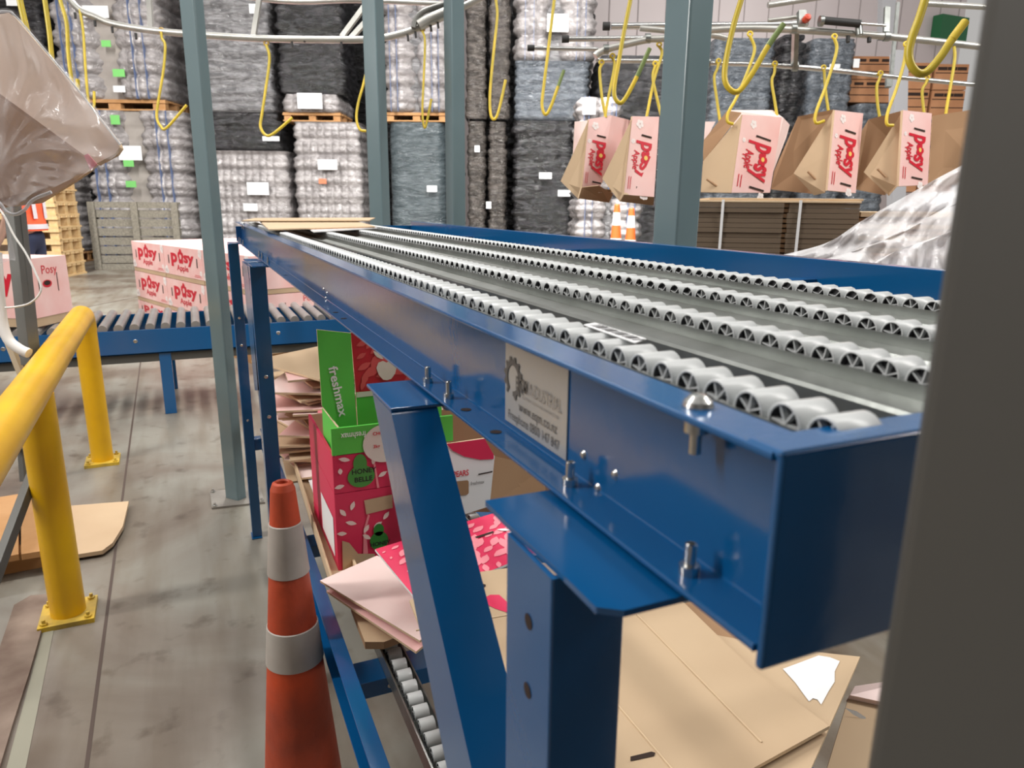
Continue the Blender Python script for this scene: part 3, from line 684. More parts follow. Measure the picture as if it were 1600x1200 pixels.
# cartons riding on it
zc = zt+.05
o = at_z(57, 512, zc); o = Vector((max(o.x, XF+.02), o.y, zc))
carton(o, math.radians(62), .62, .42, .50, 'pink apple carton with red hand hole riding on the far rollers', 'pink cartons riding the far conveyor', True, False)
o2 = o+Vector((.30, .72, 0))
carton(o2, math.radians(62), .6, .42, .40, 'lower pink carton at the left picture edge behind the steel stand', 'pink cartons riding the far conveyor')
carton(o2+Vector((0, 0, .401)), math.radians(62), .6, .42, .40, 'upper pink carton at the left picture edge behind the steel stand', 'pink cartons riding the far conveyor')
# ================================================================ stack of new pallets
def pallet(parent, fr, W, Dp, h, mt, name='pallet', boards=5):
    """block pallet in a frame: u width, v up, -w depth"""
    g = parent
    if name: 
        m = MB()
    bh = h*.16
    for k in range(boards):
        w0 = Dp*(k/boards); m.fbox(fr, (0, h-bh, -w0), (W, h, -(w0+Dp/boards*.72)), mt)
    for a_ in (0, .5, 1):
        for b_ in (0, .5, 1):
            u0 = .02+(W-W*.12-.04)*a_; w0 = .035+(Dp-Dp*.12-.07)*b_; m.fbox(fr, (u0, bh, -w0), (u0+W*.12, h-bh, -(w0+Dp*.12)), mt)
        u0 = (W-W*.1)*a_; m.fbox(fr, (u0, 0, 0), (u0+W*.1, bh, -Dp), mt)
    m.fbox(fr, (0, 0, .002), (W, bh*.95, -.09), mt); m.fbox(fr, (-.01, h-bh*1.9, .004), (W+.01, h-bh, -Dp*.1), mt)
    return m.build(name, parent)
D = 16.4; c = at_z(102, 434, 0); P0 = Vector((c.x, c.y, 0)); a = YAW+math.radians(7)
rv = Vector((math.sin(a), -math.cos(a), 0))
W_, h_ = 1.5, .262
for k in range(8):
    p = P0-rv*W_+Vector((0, 0, h_*k))+rv*random.uniform(-.02, .02)
    t = thing('wooden_pallet', p+rv*W_/2, 'new pine pallet in the stack behind the hi-vis person, %s' % (['bottom of eight', 'second from bottom', 'third from bottom', 'fourth from bottom', 'fifth from bottom', 'sixth from bottom', 'seventh from bottom', 'eighth from bottom', 'topmost'][k]), 'pallet', 'new pine pallets in a stack')
    pallet(t, Fr(p, rv, (0, 0, 1)), W_, 1.1, h_-.002, WOODN)
# grey slatted crate leaning on the trays
A, B = at_z(150, 421, 0), at_z(288, 420, 0); r_ = (B-A); r_.z = 0; W_ = r_.length; r_.normalize()
t = thing('grey_wooden_crate', (A+B)/2, 'weathered grey slatted wooden crate in front of the wrapped tray stack', 'crate')
fr = Fr(A, r_, (0, 0, 1)); HC = at_x(145, 314, A.x).z*.99
for u0 in (0, W_*.47, W_*.92):
    m = MB(); m.fbox(fr, (u0, 0, 0), (u0+W_*.075, HC, .06), WOODG); m.build('upright', t)
for v0 in (0, HC-.14):
    m = MB(); m.fbox(fr, (0, v0, -.001), (W_, v0+.13, -.05), WOODG); m.build('rail', t)
for k in range(6):
    v0 = .14+(HC-.3)*k/6; m = MB(); m.fbox(fr, (0, v0+.01, -.06), (W_, v0+(HC-.3)/6-.03, -.09), WOODG); m.build('slat', t)
for v0 in (0, HC-.05): m = MB(); m.fbox(fr, (0, v0, -.09), (W_, v0+.05, -.25), WOODG); m.build('panel', t)
# ================================================================ person in the distance
def person():
    D = 9.0; hip = at_d(44, 372, D); O_ = Vector((hip.x, hip.y, 0)); k = 2.3/1.75
    t = thing('person', O_, 'person in orange hi-vis vest and navy trousers standing by the pine pallets', 'person')
    HV = mat('hi_vis_orange', (.95, .12, .04), .6); REF = mat('reflective_tape', (.62, .62, .66), .35); NAV = mat('navy_trousers', (.02, .03, .07), .8)
    SK = mat('skin', (.6, .36, .26), .6); HR = mat('dark_hair', (.03, .02, .015), .7); SH = mat('black_boots', (.02, .02, .02), .5)
    fx = Vector((-RT.x, -RT.y, 0)).normalized(); sx = Vector((-fx.y, fx.x, 0))   # facing, and his left
    def p(s_, f, z): return O_+(sx*s_+fx*f+Vector((0, 0, z)))*k
    def skin(name, pts, edges, rad, mt, parent=None, root=0):
        me = bpy.data.meshes.new(name); o0 = Vector(t['_o']); me.from_pydata([tuple((q-o0)*S) for q in pts], edges, []); me.materials.append(mt)
        ob = bpy.data.objects.new(name, me); col.objects.link(ob); ob.parent = parent or t
        sm = ob.modifiers.new('skin', 'SKIN'); sv = me.skin_vertices[0].data if me.skin_vertices else None
        if sv is None: me.skin_vertices.new() if hasattr(me.skin_vertices, 'new') else None; sv = me.skin_vertices[0].data
        for i, r in enumerate(rad): sv[i].radius = (r[0]*k*S, r[1]*k*S)
        sv[root].use_root = True; sm.use_smooth_shade = True
        ss = ob.modifiers.new('sub', 'SUBSURF'); ss.levels = 1; ss.render_levels = 2; return ob
    # body: one surface, pelvis at index 0
    P = [p(0, 0, .95), p(0, 0, 1.15), p(0, 0, 1.38), p(0, .01, 1.50), p(0, .02, 1.62), p(0, .02, 1.70)]
    E = [(0, 1), (1, 2), (2, 3), (3, 4), (4, 5)]; R_ = [(.13, .1), (.13, .1), (.14, .1), (.05, .05), (.08, .095), (.06, .07)]
    for sg in (1, -1):
        b = len(P); P += [p(sg*.19, 0, 1.41), p(sg*.23, -.01, 1.14), p(sg*.22, .10, .92), p(sg*.22, .15, .84)]; E += [(2, b), (b, b+1), (b+1, b+2), (b+2, b+3)]; R_ += [(.055, .055), (.042, .042), (.032, .032), (.028, .02)]
        for q in range(4):   # fingers
            c_ = len(P); P += [p(sg*.22+(q-1.5)*.018, .17, .80), p(sg*.22+(q-1.5)*.02, .17, .755-.004*abs(q-1.5))]; E += [(b+3, c_), (c_, c_+1)]; R_ += [(.010, .010), (.008, .008)]
        c_ = len(P); P += [p(sg*.185, .18, .82), p(sg*.175, .2, .785)]; E += [(b+3, c_), (c_, c_+1)]; R_ += [(.011, .011), (.009, .009)]
        b = len(P); P += [p(sg*.09, 0, .86), p(sg*.10, .02, .48), p(sg*.10, -.01, .09), p(sg*.11, .12, .05)]; E += [(0, b), (b, b+1), (b+1, b+2), (b+2, b+3)]; R_ += [(.085, .085), (.06, .06), (.045, .045), (.045, .035)]
    skin('body', P, E, R_, SK)
    P = [p(0, 0, 1.0), p(0, 0, .93)]; E = [(0, 1)]; R_ = [(.15, .115), (.15, .125)]
    for sg in (1, -1):
        b = len(P); P += [p(sg*.09, 0, .84), p(sg*.10, .02, .48), p(sg*.10, -.01, .12)]; E += [(1, b), (b, b+1), (b+1, b+2)]; R_ += [(.10, .10), (.078, .078), (.066, .066)]
        m = MB(); q = p(sg*.11, .02, 0); m.lathe(q, [(.07*k, 0), (.075*k, .05*k), (.06*k, .12*k), (.0001, .13*k)], SH, 14); m.build('boot', t)
    skin('trousers', P, E, R_, NAV)
    m = MB()
    def ringpts(z, a_, b_): return [p(a_*math.cos(q), b_*math.sin(q), z) for q in [2*math.pi*i/28 for i in range(28)]]
    zs = [(.97, .195, .165), (1.02, .19, .155), (1.12, .18, .145), (1.25, .185, .15), (1.38, .2, .145), (1.46, .15, .11)]
    V = sum([ringpts(*z) for z in zs], [])
    for i in range(5): m.add(V[i*28:(i+2)*28], [(j, (j+1) % 28, (j+1) % 28+28, j+28) for j in range(28)], HV, True)
    m.build('vest', t)
    m = MB(); V = ringpts(.985, .2, .17)+ringpts(1.03, .197, .165); m.add(V, [(j, (j+1) % 28, (j+1) % 28+28, j+28) for j in range(28)], REF, True)
    for sg in (1, -1):
        for f in (.152, -.152): q = [p(sg*.05, f, 1.08), p(sg*.10, f*.97, 1.08), p(sg*.11, f*.93, 1.44), p(sg*.06, f*.95, 1.44)]; m.add(q, [(0, 1, 2, 3)], REF)
    m.build('reflective_band', t)
    m = MB(); c_ = p(0, .01, 1.66); m.lathe(c_, [(.10*k, -.03*k), (.115*k, .03*k), (.10*k, .09*k), (.05*k, .13*k), (.0001, .137*k)], HR, 16); m.build('hair', t)
person()
# ================================================================ wrapped pallet loads along the back
TRAYW = wrap_mat('wrapped_white_trays', (.23, .215, .215), (.41, .39, .39), 3.5, (1, 1, 1.6), .16, .55)
TRAYG = wrap_mat('wrapped_grey_trays', (.11, .11, .115), (.27, .27, .28), 3, (1, 1, 4), .14, .8)
DARKW = wrap_mat('black_stretch_wrap', (.010, .010, .011), (.05, .05, .055), 3, (1, 1, 3.5), .1, 1.1)
BROWNW = wrap_mat('brown_black_wrap', (.045, .04, .036), (.12, .105, .095), 4, (1, 1, 2.5), .15, 1.2)
SLATEW = wrap_mat('slate_stretch_wrap', (.055, .075, .085), (.12, .15, .165), 3, (1, 1, 4), .15, .9)
GREYBL = wrap_mat('grey_blue_wrap', (.09, .105, .125), (.20, .225, .255), 4, (1, 1, 3), .15, 1.1)
MIDBOX = mat('grey_brown_inner_boxes', (.30, .27, .25), .5, var=(.38, .35, .32), vscale=2)
STRAP = mat('blue_strapping', (.12, .17, .32), .4)
PAPER = mat('shipping_paper', (.80, .82, .84), .5)
GTAG = mat('green_sticker', (.18, .55, .15), .5)
YWA = YAW+.01
RV = Vector((math.sin(YWA), -math.cos(YWA), 0))
def column(m, fr, u0, cw, dep, v0, v1, bh, bulge, bump, mt, w0=0, per=.16, rnd=.1, jit=0, ns=26, dv=.05, seed=0):
    rs = random.Random(seed); path = []; r = min(rnd, cw/2*.9)
    def seg(a, b, n, nrm):
        for i in range(n): t = i/n; path.append((a[0]+(b[0]-a[0])*t, a[1]+(b[1]-a[1])*t, nrm))
    seg((u0, -dep), (u0, -r), 6, (-1, 0))
    for i in range(5): a = math.pi-(math.pi/2)*i/5; path.append((u0+r+r*math.cos(a), -r+r*math.sin(a), (math.cos(a), math.sin(a))))
    seg((u0+r, 0), (u0+cw-r, 0), ns, (0, 1))
    for i in range(5): a = math.pi/2-(math.pi/2)*i/5; path.append((u0+cw-r+r*math.cos(a), -r+r*math.sin(a), (math.cos(a), math.sin(a))))
    seg((u0+cw, -r), (u0+cw, -dep), 6, (1, 0)); path.append((u0+cw, -dep, (1, 0)))
    nv = max(4, int((v1-v0)/dv)); V = []; n = len(path)
    lay = [rs.uniform(-1, 1)*jit for _ in range(400)]
    for i in range(nv+1):
        v = v0+(v1-v0)*i/nv; ph = ((v-v0) % bh)/bh; bl = bulge*(math.sin(math.pi*ph)**.5 if 0 < ph < 1 else 0)+lay[int((v-v0)/bh)]
        acc = 0
        for j, (a, b, nr) in enumerate(path):
            if j: acc += math.hypot(a-path[j-1][0], b-path[j-1][1])
            d = bl+bump*abs(math.sin(math.pi*acc/per))*abs(math.sin(math.pi*v/per))
            V.append(fr(a+nr[0]*d, v, b+nr[1]*d+w0))
    m.add(V, [(i*n+j, i*n+j+1, (i+1)*n+j+1, (i+1)*n+j) for i in range(nv) for j in range(n-1)], mt, True)
    m.add(V[-n:], [tuple(range(n))], mt)
def load(x0, x1, yt, yb, kind, label, D=17.0, pal=True, ph=16, labels=(), straps=(), grp='wrapped pallet loads along the back', seed=0, deep=1.0):
    xc = (x0+x1)/2; D = 22.3 if grp.startswith('black') else 19.0 if (x1 < 900 or D > 15.7) else D; P = at_d(xc, 250, D)
    k = P.x; zt = at_x(xc, yt, k).z; zb = at_x(xc, yb, k).z
    if yb >= 400: zb = 0
    c = Vector((P.x, P.y, zb)); W = (x1-x0)/F*D*.985
    o = c-RV*W/2; t = thing('wrapped_pallet_load', c, label, 'pallet load', grp); fr = Fr(o, RV, (0, 0, 1)); Hh = zt-zb
    p_ = (ph/F*D) if pal else 0
    if pal: pallet(t, fr, W, 1.6*deep, p_, WOODO if kind != 'dark' else mat('dark_pallet', (.12, .08, .05), .8))
    m = MB(); sc_ = D/17.0; dep = 1.6*deep
    if kind in ('white', 'lace'):
        cw = W*.345; mt = TRAYW; BU = .15*sc_; BM = .07*sc_
        column(m, fr, .12*sc_, cw-.08*sc_, dep, p_, Hh, .52*sc_, BU, BM, mt, per=.19*sc_, rnd=.16*sc_, dv=.032*sc_, ns=40, seed=seed)
        column(m, fr, W-cw-.04*sc_, cw-.08*sc_, dep, p_, Hh, .52*sc_, BU, BM, mt, per=.19*sc_, rnd=.16*sc_, dv=.032*sc_, ns=40, seed=seed+1)
        column(m, fr, cw-.05, W-2*cw+.1, dep, p_, Hh, .26*sc_, .02, 0, MIDBOX if kind == 'white' else TRAYG, w0=-.09, rnd=.04, jit=.02, seed=seed+2, ns=8)
        for a in (.11, .22, .77, .88):
            for s_ in (0,):
                m.fbox(fr, (W*a, p_, .10*sc_), (W*a+.009*sc_, Hh, .205*sc_), STRAP)
    elif kind == 'grey': column(m, fr, .1, W-.2, dep, p_, Hh, .17*sc_, .07, .03, TRAYG, per=.2, rnd=.1, jit=.04, seed=seed, dv=.05)
    elif kind == 'pale': column(m, fr, .12, W-.24, dep, p_, Hh, .36*sc_, .09, .06, TRAYW, per=.17*sc_, rnd=.14, jit=.03, seed=seed, dv=.035, ns=60)
    elif kind == 'dark': column(m, fr, .12, W-.24, dep, p_, Hh, .17*sc_, .08, .03, DARKW, per=.3, rnd=.1, jit=.05, seed=seed)
    elif kind == 'brown':
        for q in range(2): column(m, fr, W*.5*q+.07, W*.49-.13, dep, p_, Hh, .16*sc_, .03, .02, BROWNW, per=.22, rnd=.09, jit=.03, seed=seed+q)
    elif kind == 'slate': column(m, fr, .04, W-.08, dep, p_, Hh, .8*sc_, .02, 0, SLATEW, rnd=.3, jit=.008, seed=seed)
    elif kind == 'bluegrey': column(m, fr, .11, W-.22, dep, p_, Hh, .19*sc_, .08, .03, GREYBL, per=.3, rnd=.1, jit=.02, seed=seed)
    m.build('wrapped_goods', t)
    for (a, b, c_, d_, mm) in labels:   # pixel rectangle
        u0, u1 = (a-x0)/(x1-x0)*W, (c_-x0)/(x1-x0)*W; v1, v0 = (Hh-(b-yt)/(yb-yt)*Hh), (Hh-(d_-yt)/(yb-yt)*Hh)
        q = MB(); q.fbox(fr, (u0, v0, .225*sc_), (u1, v1, .235*sc_), mm); o_ = q.build('paper_label' if mm is PAPER else 'sticker', t)
    return t
G = 'wrapped pallet loads along the back'
load(-70, 99, -90, 150, 'dark', 'black wrapped load at far left behind the thick yellow hooks', 16.5, labels=((22, 34, 70, 47, PAPER), (56, 5, 78, 14, PAPER)), seed=1)
load(80, 106, 250, 412, 'pale', 'narrow white wrapped tray stack between pine pallets and grey crate', 17.2, seed=2, deep=.6)
load(108, 268, -60, 173, 'white', 'upper white egg-tray load on orange pallet above the grey crate', 17.0, labels=((166, 14, 204, 32, PAPER), (188, 66, 202, 76, GTAG), (200, 110, 218, 122, GTAG), (198, 136, 216, 146, PAPER)), seed=3)
load(136, 290, 174, 414, 'white', 'lower white egg-tray load standing behind the grey crate', 17.0, pal=False, labels=((188, 182, 202, 196, GTAG), (194, 228, 230, 250, PAPER), (200, 250, 216, 260, GTAG), (200, 282, 216, 292, GTAG)), seed=5)
load(318, 438, -60, 176, 'grey', 'upper grey wrapped load right of the narrow post', 17.2, pal=False, seed=7, labels=((412, 10, 428, 24, PAPER),))
load(318, 444, 177, 235, 'dark', 'dark plastic covered load between two grey ones right of the narrow post', 17.4, pal=False, seed=9, labels=((418, 214, 444, 221, PAPER),))
load(318, 452, 236, 420, 'pale', 'lower pale wrapped load with paper sheet right of the narrow post', 16.6, pal=False, seed=11, labels=((388, 286, 422, 306, PAPER), (380, 320, 402, 332, PAPER)))
load(440, 548, -60, 148, 'dark', 'black wrapped load hanging above the low tray pallet', 17.3, pal=False, seed=13)
load(446, 536, 148, 190, 'pale', 'low tray stack on orange pallet under the black wrapped load', 17.0, ph=13, seed=15, labels=((474, 148, 512, 172, PAPER),))
load(456, 568, 191, 420, 'pale', 'lower pale tray load just left of the second post', 16.9, pal=False, seed=17, labels=((500, 250, 530, 266, PAPER), (500, 280, 512, 288, mat('orange_sticker', (.7, .2, .1), .5))))
load(604, 700, -60, 190, 'lace', 'upper white tray load on orange pallet between the two middle posts', 16.9, ph=13, seed=19)
load(606, 698, 191, 420, 'slate', 'smooth slate-blue wrapped drum-like load between the two middle posts', 16.8, pal=False, seed=21, labels=((668, 290, 684, 300, PAPER),))
load(726, 798, -60, 186, 'brown', 'upper brown-black wrapped load right of the slim post', 16.6, pal=False, seed=23)
load(728, 794, 190, 420, 'brown', 'lower brown-black wrapped load right of the slim post', 16.4, pal=False, seed=25, labels=((742, 228, 750, 238, PAPER), (760, 315, 768, 326, PAPER)))
load(804, 922, -60, 96, 'lace', 'white egg-tray load with blue strapping at top centre', 16.2, pal=False, seed=27, labels=((850, 24, 882, 52, PAPER),))
load(800, 920, 96, 188, 'bluegrey', 'blue-grey film wrapped load under the white egg trays', 16.0, pal=False, seed=29)
load(798, 900, 189, 420, 'dark', 'shiny black wrapped load behind the hanging pink cartons', 15.8, pal=False, seed=31, deep=.8, labels=((842, 269, 862, 279, PAPER), (872, 296, 892, 306, PAPER)))
load(926, 1062, 86, 420, 'dark', 'tall matt black tray stack behind the hanging hooks', 17.5, pal=False, seed=33)
load(903, 1006, 300, 420, 'lace', 'white tray load standing behind two orange and white cones', 14.6, pal=False, seed=35)
load(902, 966, 152, 300, 'lace', 'white tray bundle on a pallet beside the hanging hooks', 14.6, ph=4, seed=37, labels=((906, 156, 926, 180, PAPER),), deep=.5)
load(1100, 1200, 58, 420, 'bluegrey', 'dark blue-grey wrapped load right of the wide post', 17.0, pal=False, seed=39)
load(1202, 1245, 52, 420, 'dark', 'narrow black wrapped load behind the centre hanging carton', 16.8, pal=False, seed=41)
load(1248, 1320, 58, 420, 'bluegrey', 'tall light blue-grey wrapped load beside brown crates', 16.0, pal=False, seed=43, labels=((1274, 98, 1290, 104, PAPER), (1310, 90, 1319, 103, PAPER)))
for i, (a, b, c_) in enumerate(((-60, 145, 'far left'), (152, 328, 'behind the egg trays'), (334, 516, 'left of the second post'), (523, 725, 'behind the middle posts'), (732, 925, 'behind the brown loads'))):
    load(a, b, -120, 420, 'dark', 'back-row load, black to stand for the dark gaps, %s' % c_, 20.5, pal=False, deep=.6, seed=50+i, grp='black loads in the back row')  # black of these loads paints in the dark void between the stacks
# brown crates at right
def crate_stack(x0, x1, y0, y1, n, D, where):
    xc = (x0+x1)/2; D = 19; P = at_d(xc, 150, D); zt = at_x(xc, y0, P.x).z; zb = at_x(xc, y1, P.x).z; h = (zt-zb)/n; W = (x1-x0)/F*D*.97; a = YAW; rv = Vector((math.sin(a), -math.cos(a), 0))
    for k in range(n):
        c = Vector((P.x, P.y, zb+h*k)); fr = Fr(c-rv*W/2, rv, (0, 0, 1)); t = thing('brown_crate', c, 'brown crate %s, %s' % (where, ['lowest of its stack', 'second from bottom', 'third from bottom', 'fourth from bottom', 'topmost'][k if k < n-1 else 4]), 'crate', 'brown crates stacked at right')
        m = MB(); m.fbox(fr, (0, 0, 0), (W, h*.97, -1.6), CRATE)
        for q in (.3, .62): m.fbox(fr, (0, h*q, .001), (W, h*q+.02, .008), SLOT)
        m.build('crate_body', t)
        for q in (.2, .5, .8):
            m = MB(); m.fbox(fr, (W*q-.12, h*.74, .002), (W*q+.12, h*.86, .01), SLOT); m.build('hand_slot', t)
crate_stack(1326, 1392, 86, 160, 2, 17, 'left of the grey column')
crate_stack(1404, 1452, 96, 300, 5, 17, 'right of the grey column')
crate_stack(1456, 1508, 98, 300, 5, 17, 'near the right edge post')
load(1326, 1390, 161, 420, 'bluegrey', 'dull wrapped load under the brown crates', 17.0, pal=False, seed=45)
crate_x = at_x(1488, 45, 30.0); m = MB(); GRN = mat('green_panel', (.02, .16, .06), .5)
a_ = at_x(1468, 60, 29.9); b_ = at_x(1515, 28, 29.9); m.box((29.9, a_.y, a_.z), (30.468, b_.y, b_.z), GRN); tag(m.build('green_cabinet', origin=crate_x), 'dark green box mounted high on the back wall at right', 'box')
# far cones
for x, nm in ((964, 'left one of two small ones in front of white trays'), (987, 'right one of two small ones in front of white trays')):
    c = at_d(x, 330, 12.2); g = at_x(x, 319 if x < 970 else 325, c.x); g0 = at_x(x, 410, c.x).z; g.z = g.z-g0
    cone((c.x, c.y, g0), g.z, .12, .045, 'orange and white traffic cone, '+nm, (ORNEW, WHITE, ORNEW), ((g.z*.64, g.z*.86), (g.z*.30, g.z*.42)), grp='small cones in the distance', n=20)

c = at_d(976, 330, 12.2); g0 = at_x(976, 410, c.x).z; t = thing('grey_wooden_crate', (c.x, c.y, 0), 'low grey crate mostly hidden behind the far rail, carrying the two small cones', 'crate')
m = MB(); fr = Fr((c.x, c.y, 0), RV, (0, 0, 1)); m.fbox(fr, (-.5, 0, .25), (.5, g0-.002, -.3), WOODG); m.build('crate_body', t)
# ================================================================ overhead pipe conveyor
PIPE = mat('dull_galvanised_pipe', (.40, .40, .37), .35, metal=.6, var=(.5, .49, .46), vscale=8)
PIPES = mat('bright_steel_pipe', (.62, .62, .61), .25, metal=.9)
def pipe(m, pts, D, r, mt=PIPE, n=14, k=6):
    P = [at_d(p[0], p[1], p[2] if len(p) > 2 else D) for p in pts]
    m.tube(catmull(P, k) if len(P) > 2 else P, r, mt, n)
t = thing('overhead_rail', at_d(420, 60, 5.4), 'curved overhead pipe rail with yellow hooks crossing the upper left', 'overhead rail')
m = MB(); pipe(m, [(88, -30), (105, -6), (125, 16), (150, 27), (175, 37), (225, 46), (282, 52), (400, 60), (500, 62), (565, 62), (600, 59), (637, 50), (662, 40), (692, 27), (760, -8)], 5.4, .024); m.build('pipe', t)
m = MB(); pipe(m, [(654, 40), (668, 32), (700, 18)], 5.38, .042, PIPE); m.build('pipe_sleeve', t)
m = MB(); pipe(m, [(646, 44), (650, 30), (662, 18), (690, 8), (712, 2)], 5.36, .02, STEELG); m.build('tension_arm', t)
m = MB(); pipe(m, [(100, -60), (400, -2), (560, 1), (690, 6)], 5.9, .018); m.build('upper_pipe', t)
for a, b in (((236, 46), (232, -20)), ((396, 58), (408, -20)), ((534, 58), (574, 4)), ((548, 60), (590, 14))):
    m = MB(); bar(m, at_d(*a, 5.42), at_d(*b, 5.5), .035, .03, PIPE); m.build('hanger', t)
for x, y in ((117, 20), (148, 32), (175, 42), (212, 52), (456, 66), (533, 66), (637, 55), (649, 50), (673, 40), (684, 35), (475, 57)):
    m = MB(); m.cyl(at_d(x, y, 5.39), at_d(x+1, y+9, 5.39), .009, RUB, 8); m.build('hook_pin', t)
t = thing('overhead_rail', at_d(1250, 70, 4.4), 'parallel overhead pipes with black end caps above the pink cartons', 'overhead rail')
Z4 = [([(930, 88), (937, 82), (955, 75), (1012, 62), (1037, 60), (1112, 47), (1200, 45), (1325, 52), (1425, 61), (1560, 76)], 4.3, .020, PIPE),
      ([(932, 92), (940, 95), (960, 95), (1037, 96), (1110, 99), (1200, 102), (1300, 110), (1395, 120), (1540, 134)], 4.5, .014, PIPES),
      ([(955, 41), (1040, 40), (1200, 39), (1262, 36)], 4.7, .021, PIPES), ([(888, 61), (1010, 60)], 4.42, .016, PIPES), ([(835, 75), (935, 77)], 4.55, .013, PIPES),
      ([(1000, 44), (1110, 55), (1135, 60)], 4.45, .018, PIPE), ([(1200, 8), (1330, -12)], 5.0, .02, PIPE), ([(1440, 5), (1560, 12)], 5.0, .02, PIPE)]
for pts, D, r, mt in Z4: m = MB(); pipe(m, pts, D, r, mt); m.build('pipe', t)
for x, y, D, r in ((947, 41, 4.7, .026), (883, 61, 4.42, .022), (829, 75, 4.55, .019)):
    m = MB(); pipe(m, [(x-5, y), (x+6, y)], D, r, RUB); m.build('end_cap', t)
for x, y, D in ((1012, 60, 4.3), (1240, 45, 4.3), (1385, 57, 4.3), (1105, 98, 4.5), (1242, 104, 4.5), (947, 77, 4.3)):
    m = MB(); pipe(m, [(x-4, y), (x+4, y)], D, .028, GALV); m.build('pipe_clamp', t)
m = MB(); bar(m, at_d(1243, 50, 4.32), at_d(1241, 102, 4.48), .03, .03, GALV); m.build('hanger', t)
m = MB(); bar(m, at_d(1386, 12, 4.35), at_d(1384, 60, 4.3), .032, .02, GALV); m.build('hanger', t)
m = MB(); pipe(m, [(1286, 32), (1343, 37)], 4.25, .022, RUB); m.build('damper_sleeve', t)
m = MB(); pipe(m, [(1280, 33), (1286, 33)], 4.25, .03, GALV); m.build('damper_collar', t); m = MB(); pipe(m, [(1343, 37), (1384, 40)], 4.25, .008, PIPES); m.build('damper_rod', t)
m = MB(); pipe(m, [(1341, 33), (1343, 55)], 4.27, .02, GALV); m.build('pipe_clamp', t)
m = MB(); pipe(m, [(1200, 32), (1252, 26)], 4.4, .012, PIPE); m.build('air_line', t)
m = MB(); bar(m, at_d(1252, 18, 4.35), at_d(1253, 40, 4.35), .045, .04, GALV); m.build('valve_block', t)
m = MB(); fr = at_d(1262, 27, 4.3); m.lathe(fr, [(.0001, .014), (.016, .012), (.022, 0), (.022, -.03)], mat('red_valve_cap', (.6, .06, .02), .4), 14, ax=-FW); m.build('valve_cap', t)
for x in (1325, 1358): m = MB(); pipe(m, [(x, 56), (x, 66)], 4.3, .012, RUB); m.build('hook_pin', t)
t = thing('warehouse_column', at_d(1392, 150, 9), 'grey steel column with a pale conduit behind the brown crates', 'column')
m = MB(); bar(m, at_d(1387, -40, 15), at_d(1384, 60, 15), .28, .2, mat('column_grey', (.22, .22, .23), .5)); m.build('upper_shaft', t)
m = MB(); bar(m, at_d(1405, 82, 13), at_d(1400, 330, 13), .24, .2, mat('column_grey', (.22, .22, .23), .5)); m.build('shaft', t)
m = MB(); bar(m, at_d(1403, 4, 8), at_d(1391, 134, 8), .035, .03, GALV); m.build('conduit', t)
m = MB(); bar(m, at_d(1389, 118, 7.9), at_d(1388, 136, 7.9), .06, .04, GALV); m.build('conduit_box', t)
# ================================================================ yellow hooks
HK = [
 ('huge yellow hook at upper right close to the camera', 1.6, .0088, [(1452, -30), (1445, 0), (1435, 32), (1424, 62), (1420, 85), (1425, 104), (1437, 115), (1451, 110), (1470, 88), (1487, 62), (1508, 34)]),
 ('large yellow hook right of the wide grey post', 2.3, .0088, [(1163, -20), (1158, 0), (1147, 37), (1136, 85), (1132, 118), (1137, 136), (1150, 144), (1162, 134), (1180, 107), (1200, 72), (1224, 38)]),
 ('yellow hook just left of the wide grey post', 2.8, .0082, [(988, -20), (985, 0), (975, 50), (966, 100), (960, 135), (961, 153), (969, 161), (978, 152), (995, 120), (1015, 76)]),
 ('yellow hook with green tip in front of the blue-strapped egg trays', 3.6, .0078, [(868, -20), (866, 0), (857, 75), (849, 140), (847, 165), (852, 179), (860, 168), (872, 135), (881, 110)]),
 ('yellow hook before the brown-black loads', 4.4, .0085, [(775, -20), (775, 0), (777, 25), (772, 75), (766, 140), (766, 173), (770, 186), (776, 182), (782, 162), (790, 125)]),
 ('thin yellow hook between the two middle posts', 5.4, .0085, [(660, 48), (664, 66), (662, 125), (660, 175), (663, 199), (667, 190), (674, 155)]),
 ('yellow hook half hidden at left of the second post', 5.4, .0095, [(578, 64), (576, 90), (569, 127), (560, 160), (557, 185), (562, 202), (572, 205)]),
 ('yellow hook with wide upturned foot in front of grey wrapped load', 5.4, .0105, [(416, 70), (421, 92), (415, 140), (409, 180), (407, 198), (415, 211), (427, 209), (457, 184)]),
 ('yellow hook whose foot ends at the narrow grey post', 5.385, .0095, [(252, 50), (253, 60), (258, 72), (255, 112), (247, 160), (245, 184), (251, 197), (260, 200), (292, 164)]),
 ('pale yellow hook in front of the left egg-tray column', 5.385, .0095, [(125, 15), (126, 24), (130, 50), (133, 100), (137, 150), (140, 168), (144, 172), (147, 164), (147, 143)]),
 ('third thick yellow hook from the left edge', 3.8, .0095, [(91, -20), (94, 0), (104, 37), (107, 87), (113, 132), (116, 148), (120, 150), (122, 142), (121, 124)]),
 ('second thick yellow hook from the left edge', 3.0, .0095, [(68, -20), (70, 0), (77, 50), (82, 97), (90, 130), (100, 118)]),
 ('thick yellow hook nearest the left edge', 2.6, .0105, [(28, -20), (31, 0), (37, 27), (44, 55), (52, 80), (64, 70)]),
]
YTIP = mat('bare_green_tip', (.16, .22, .06), .4)
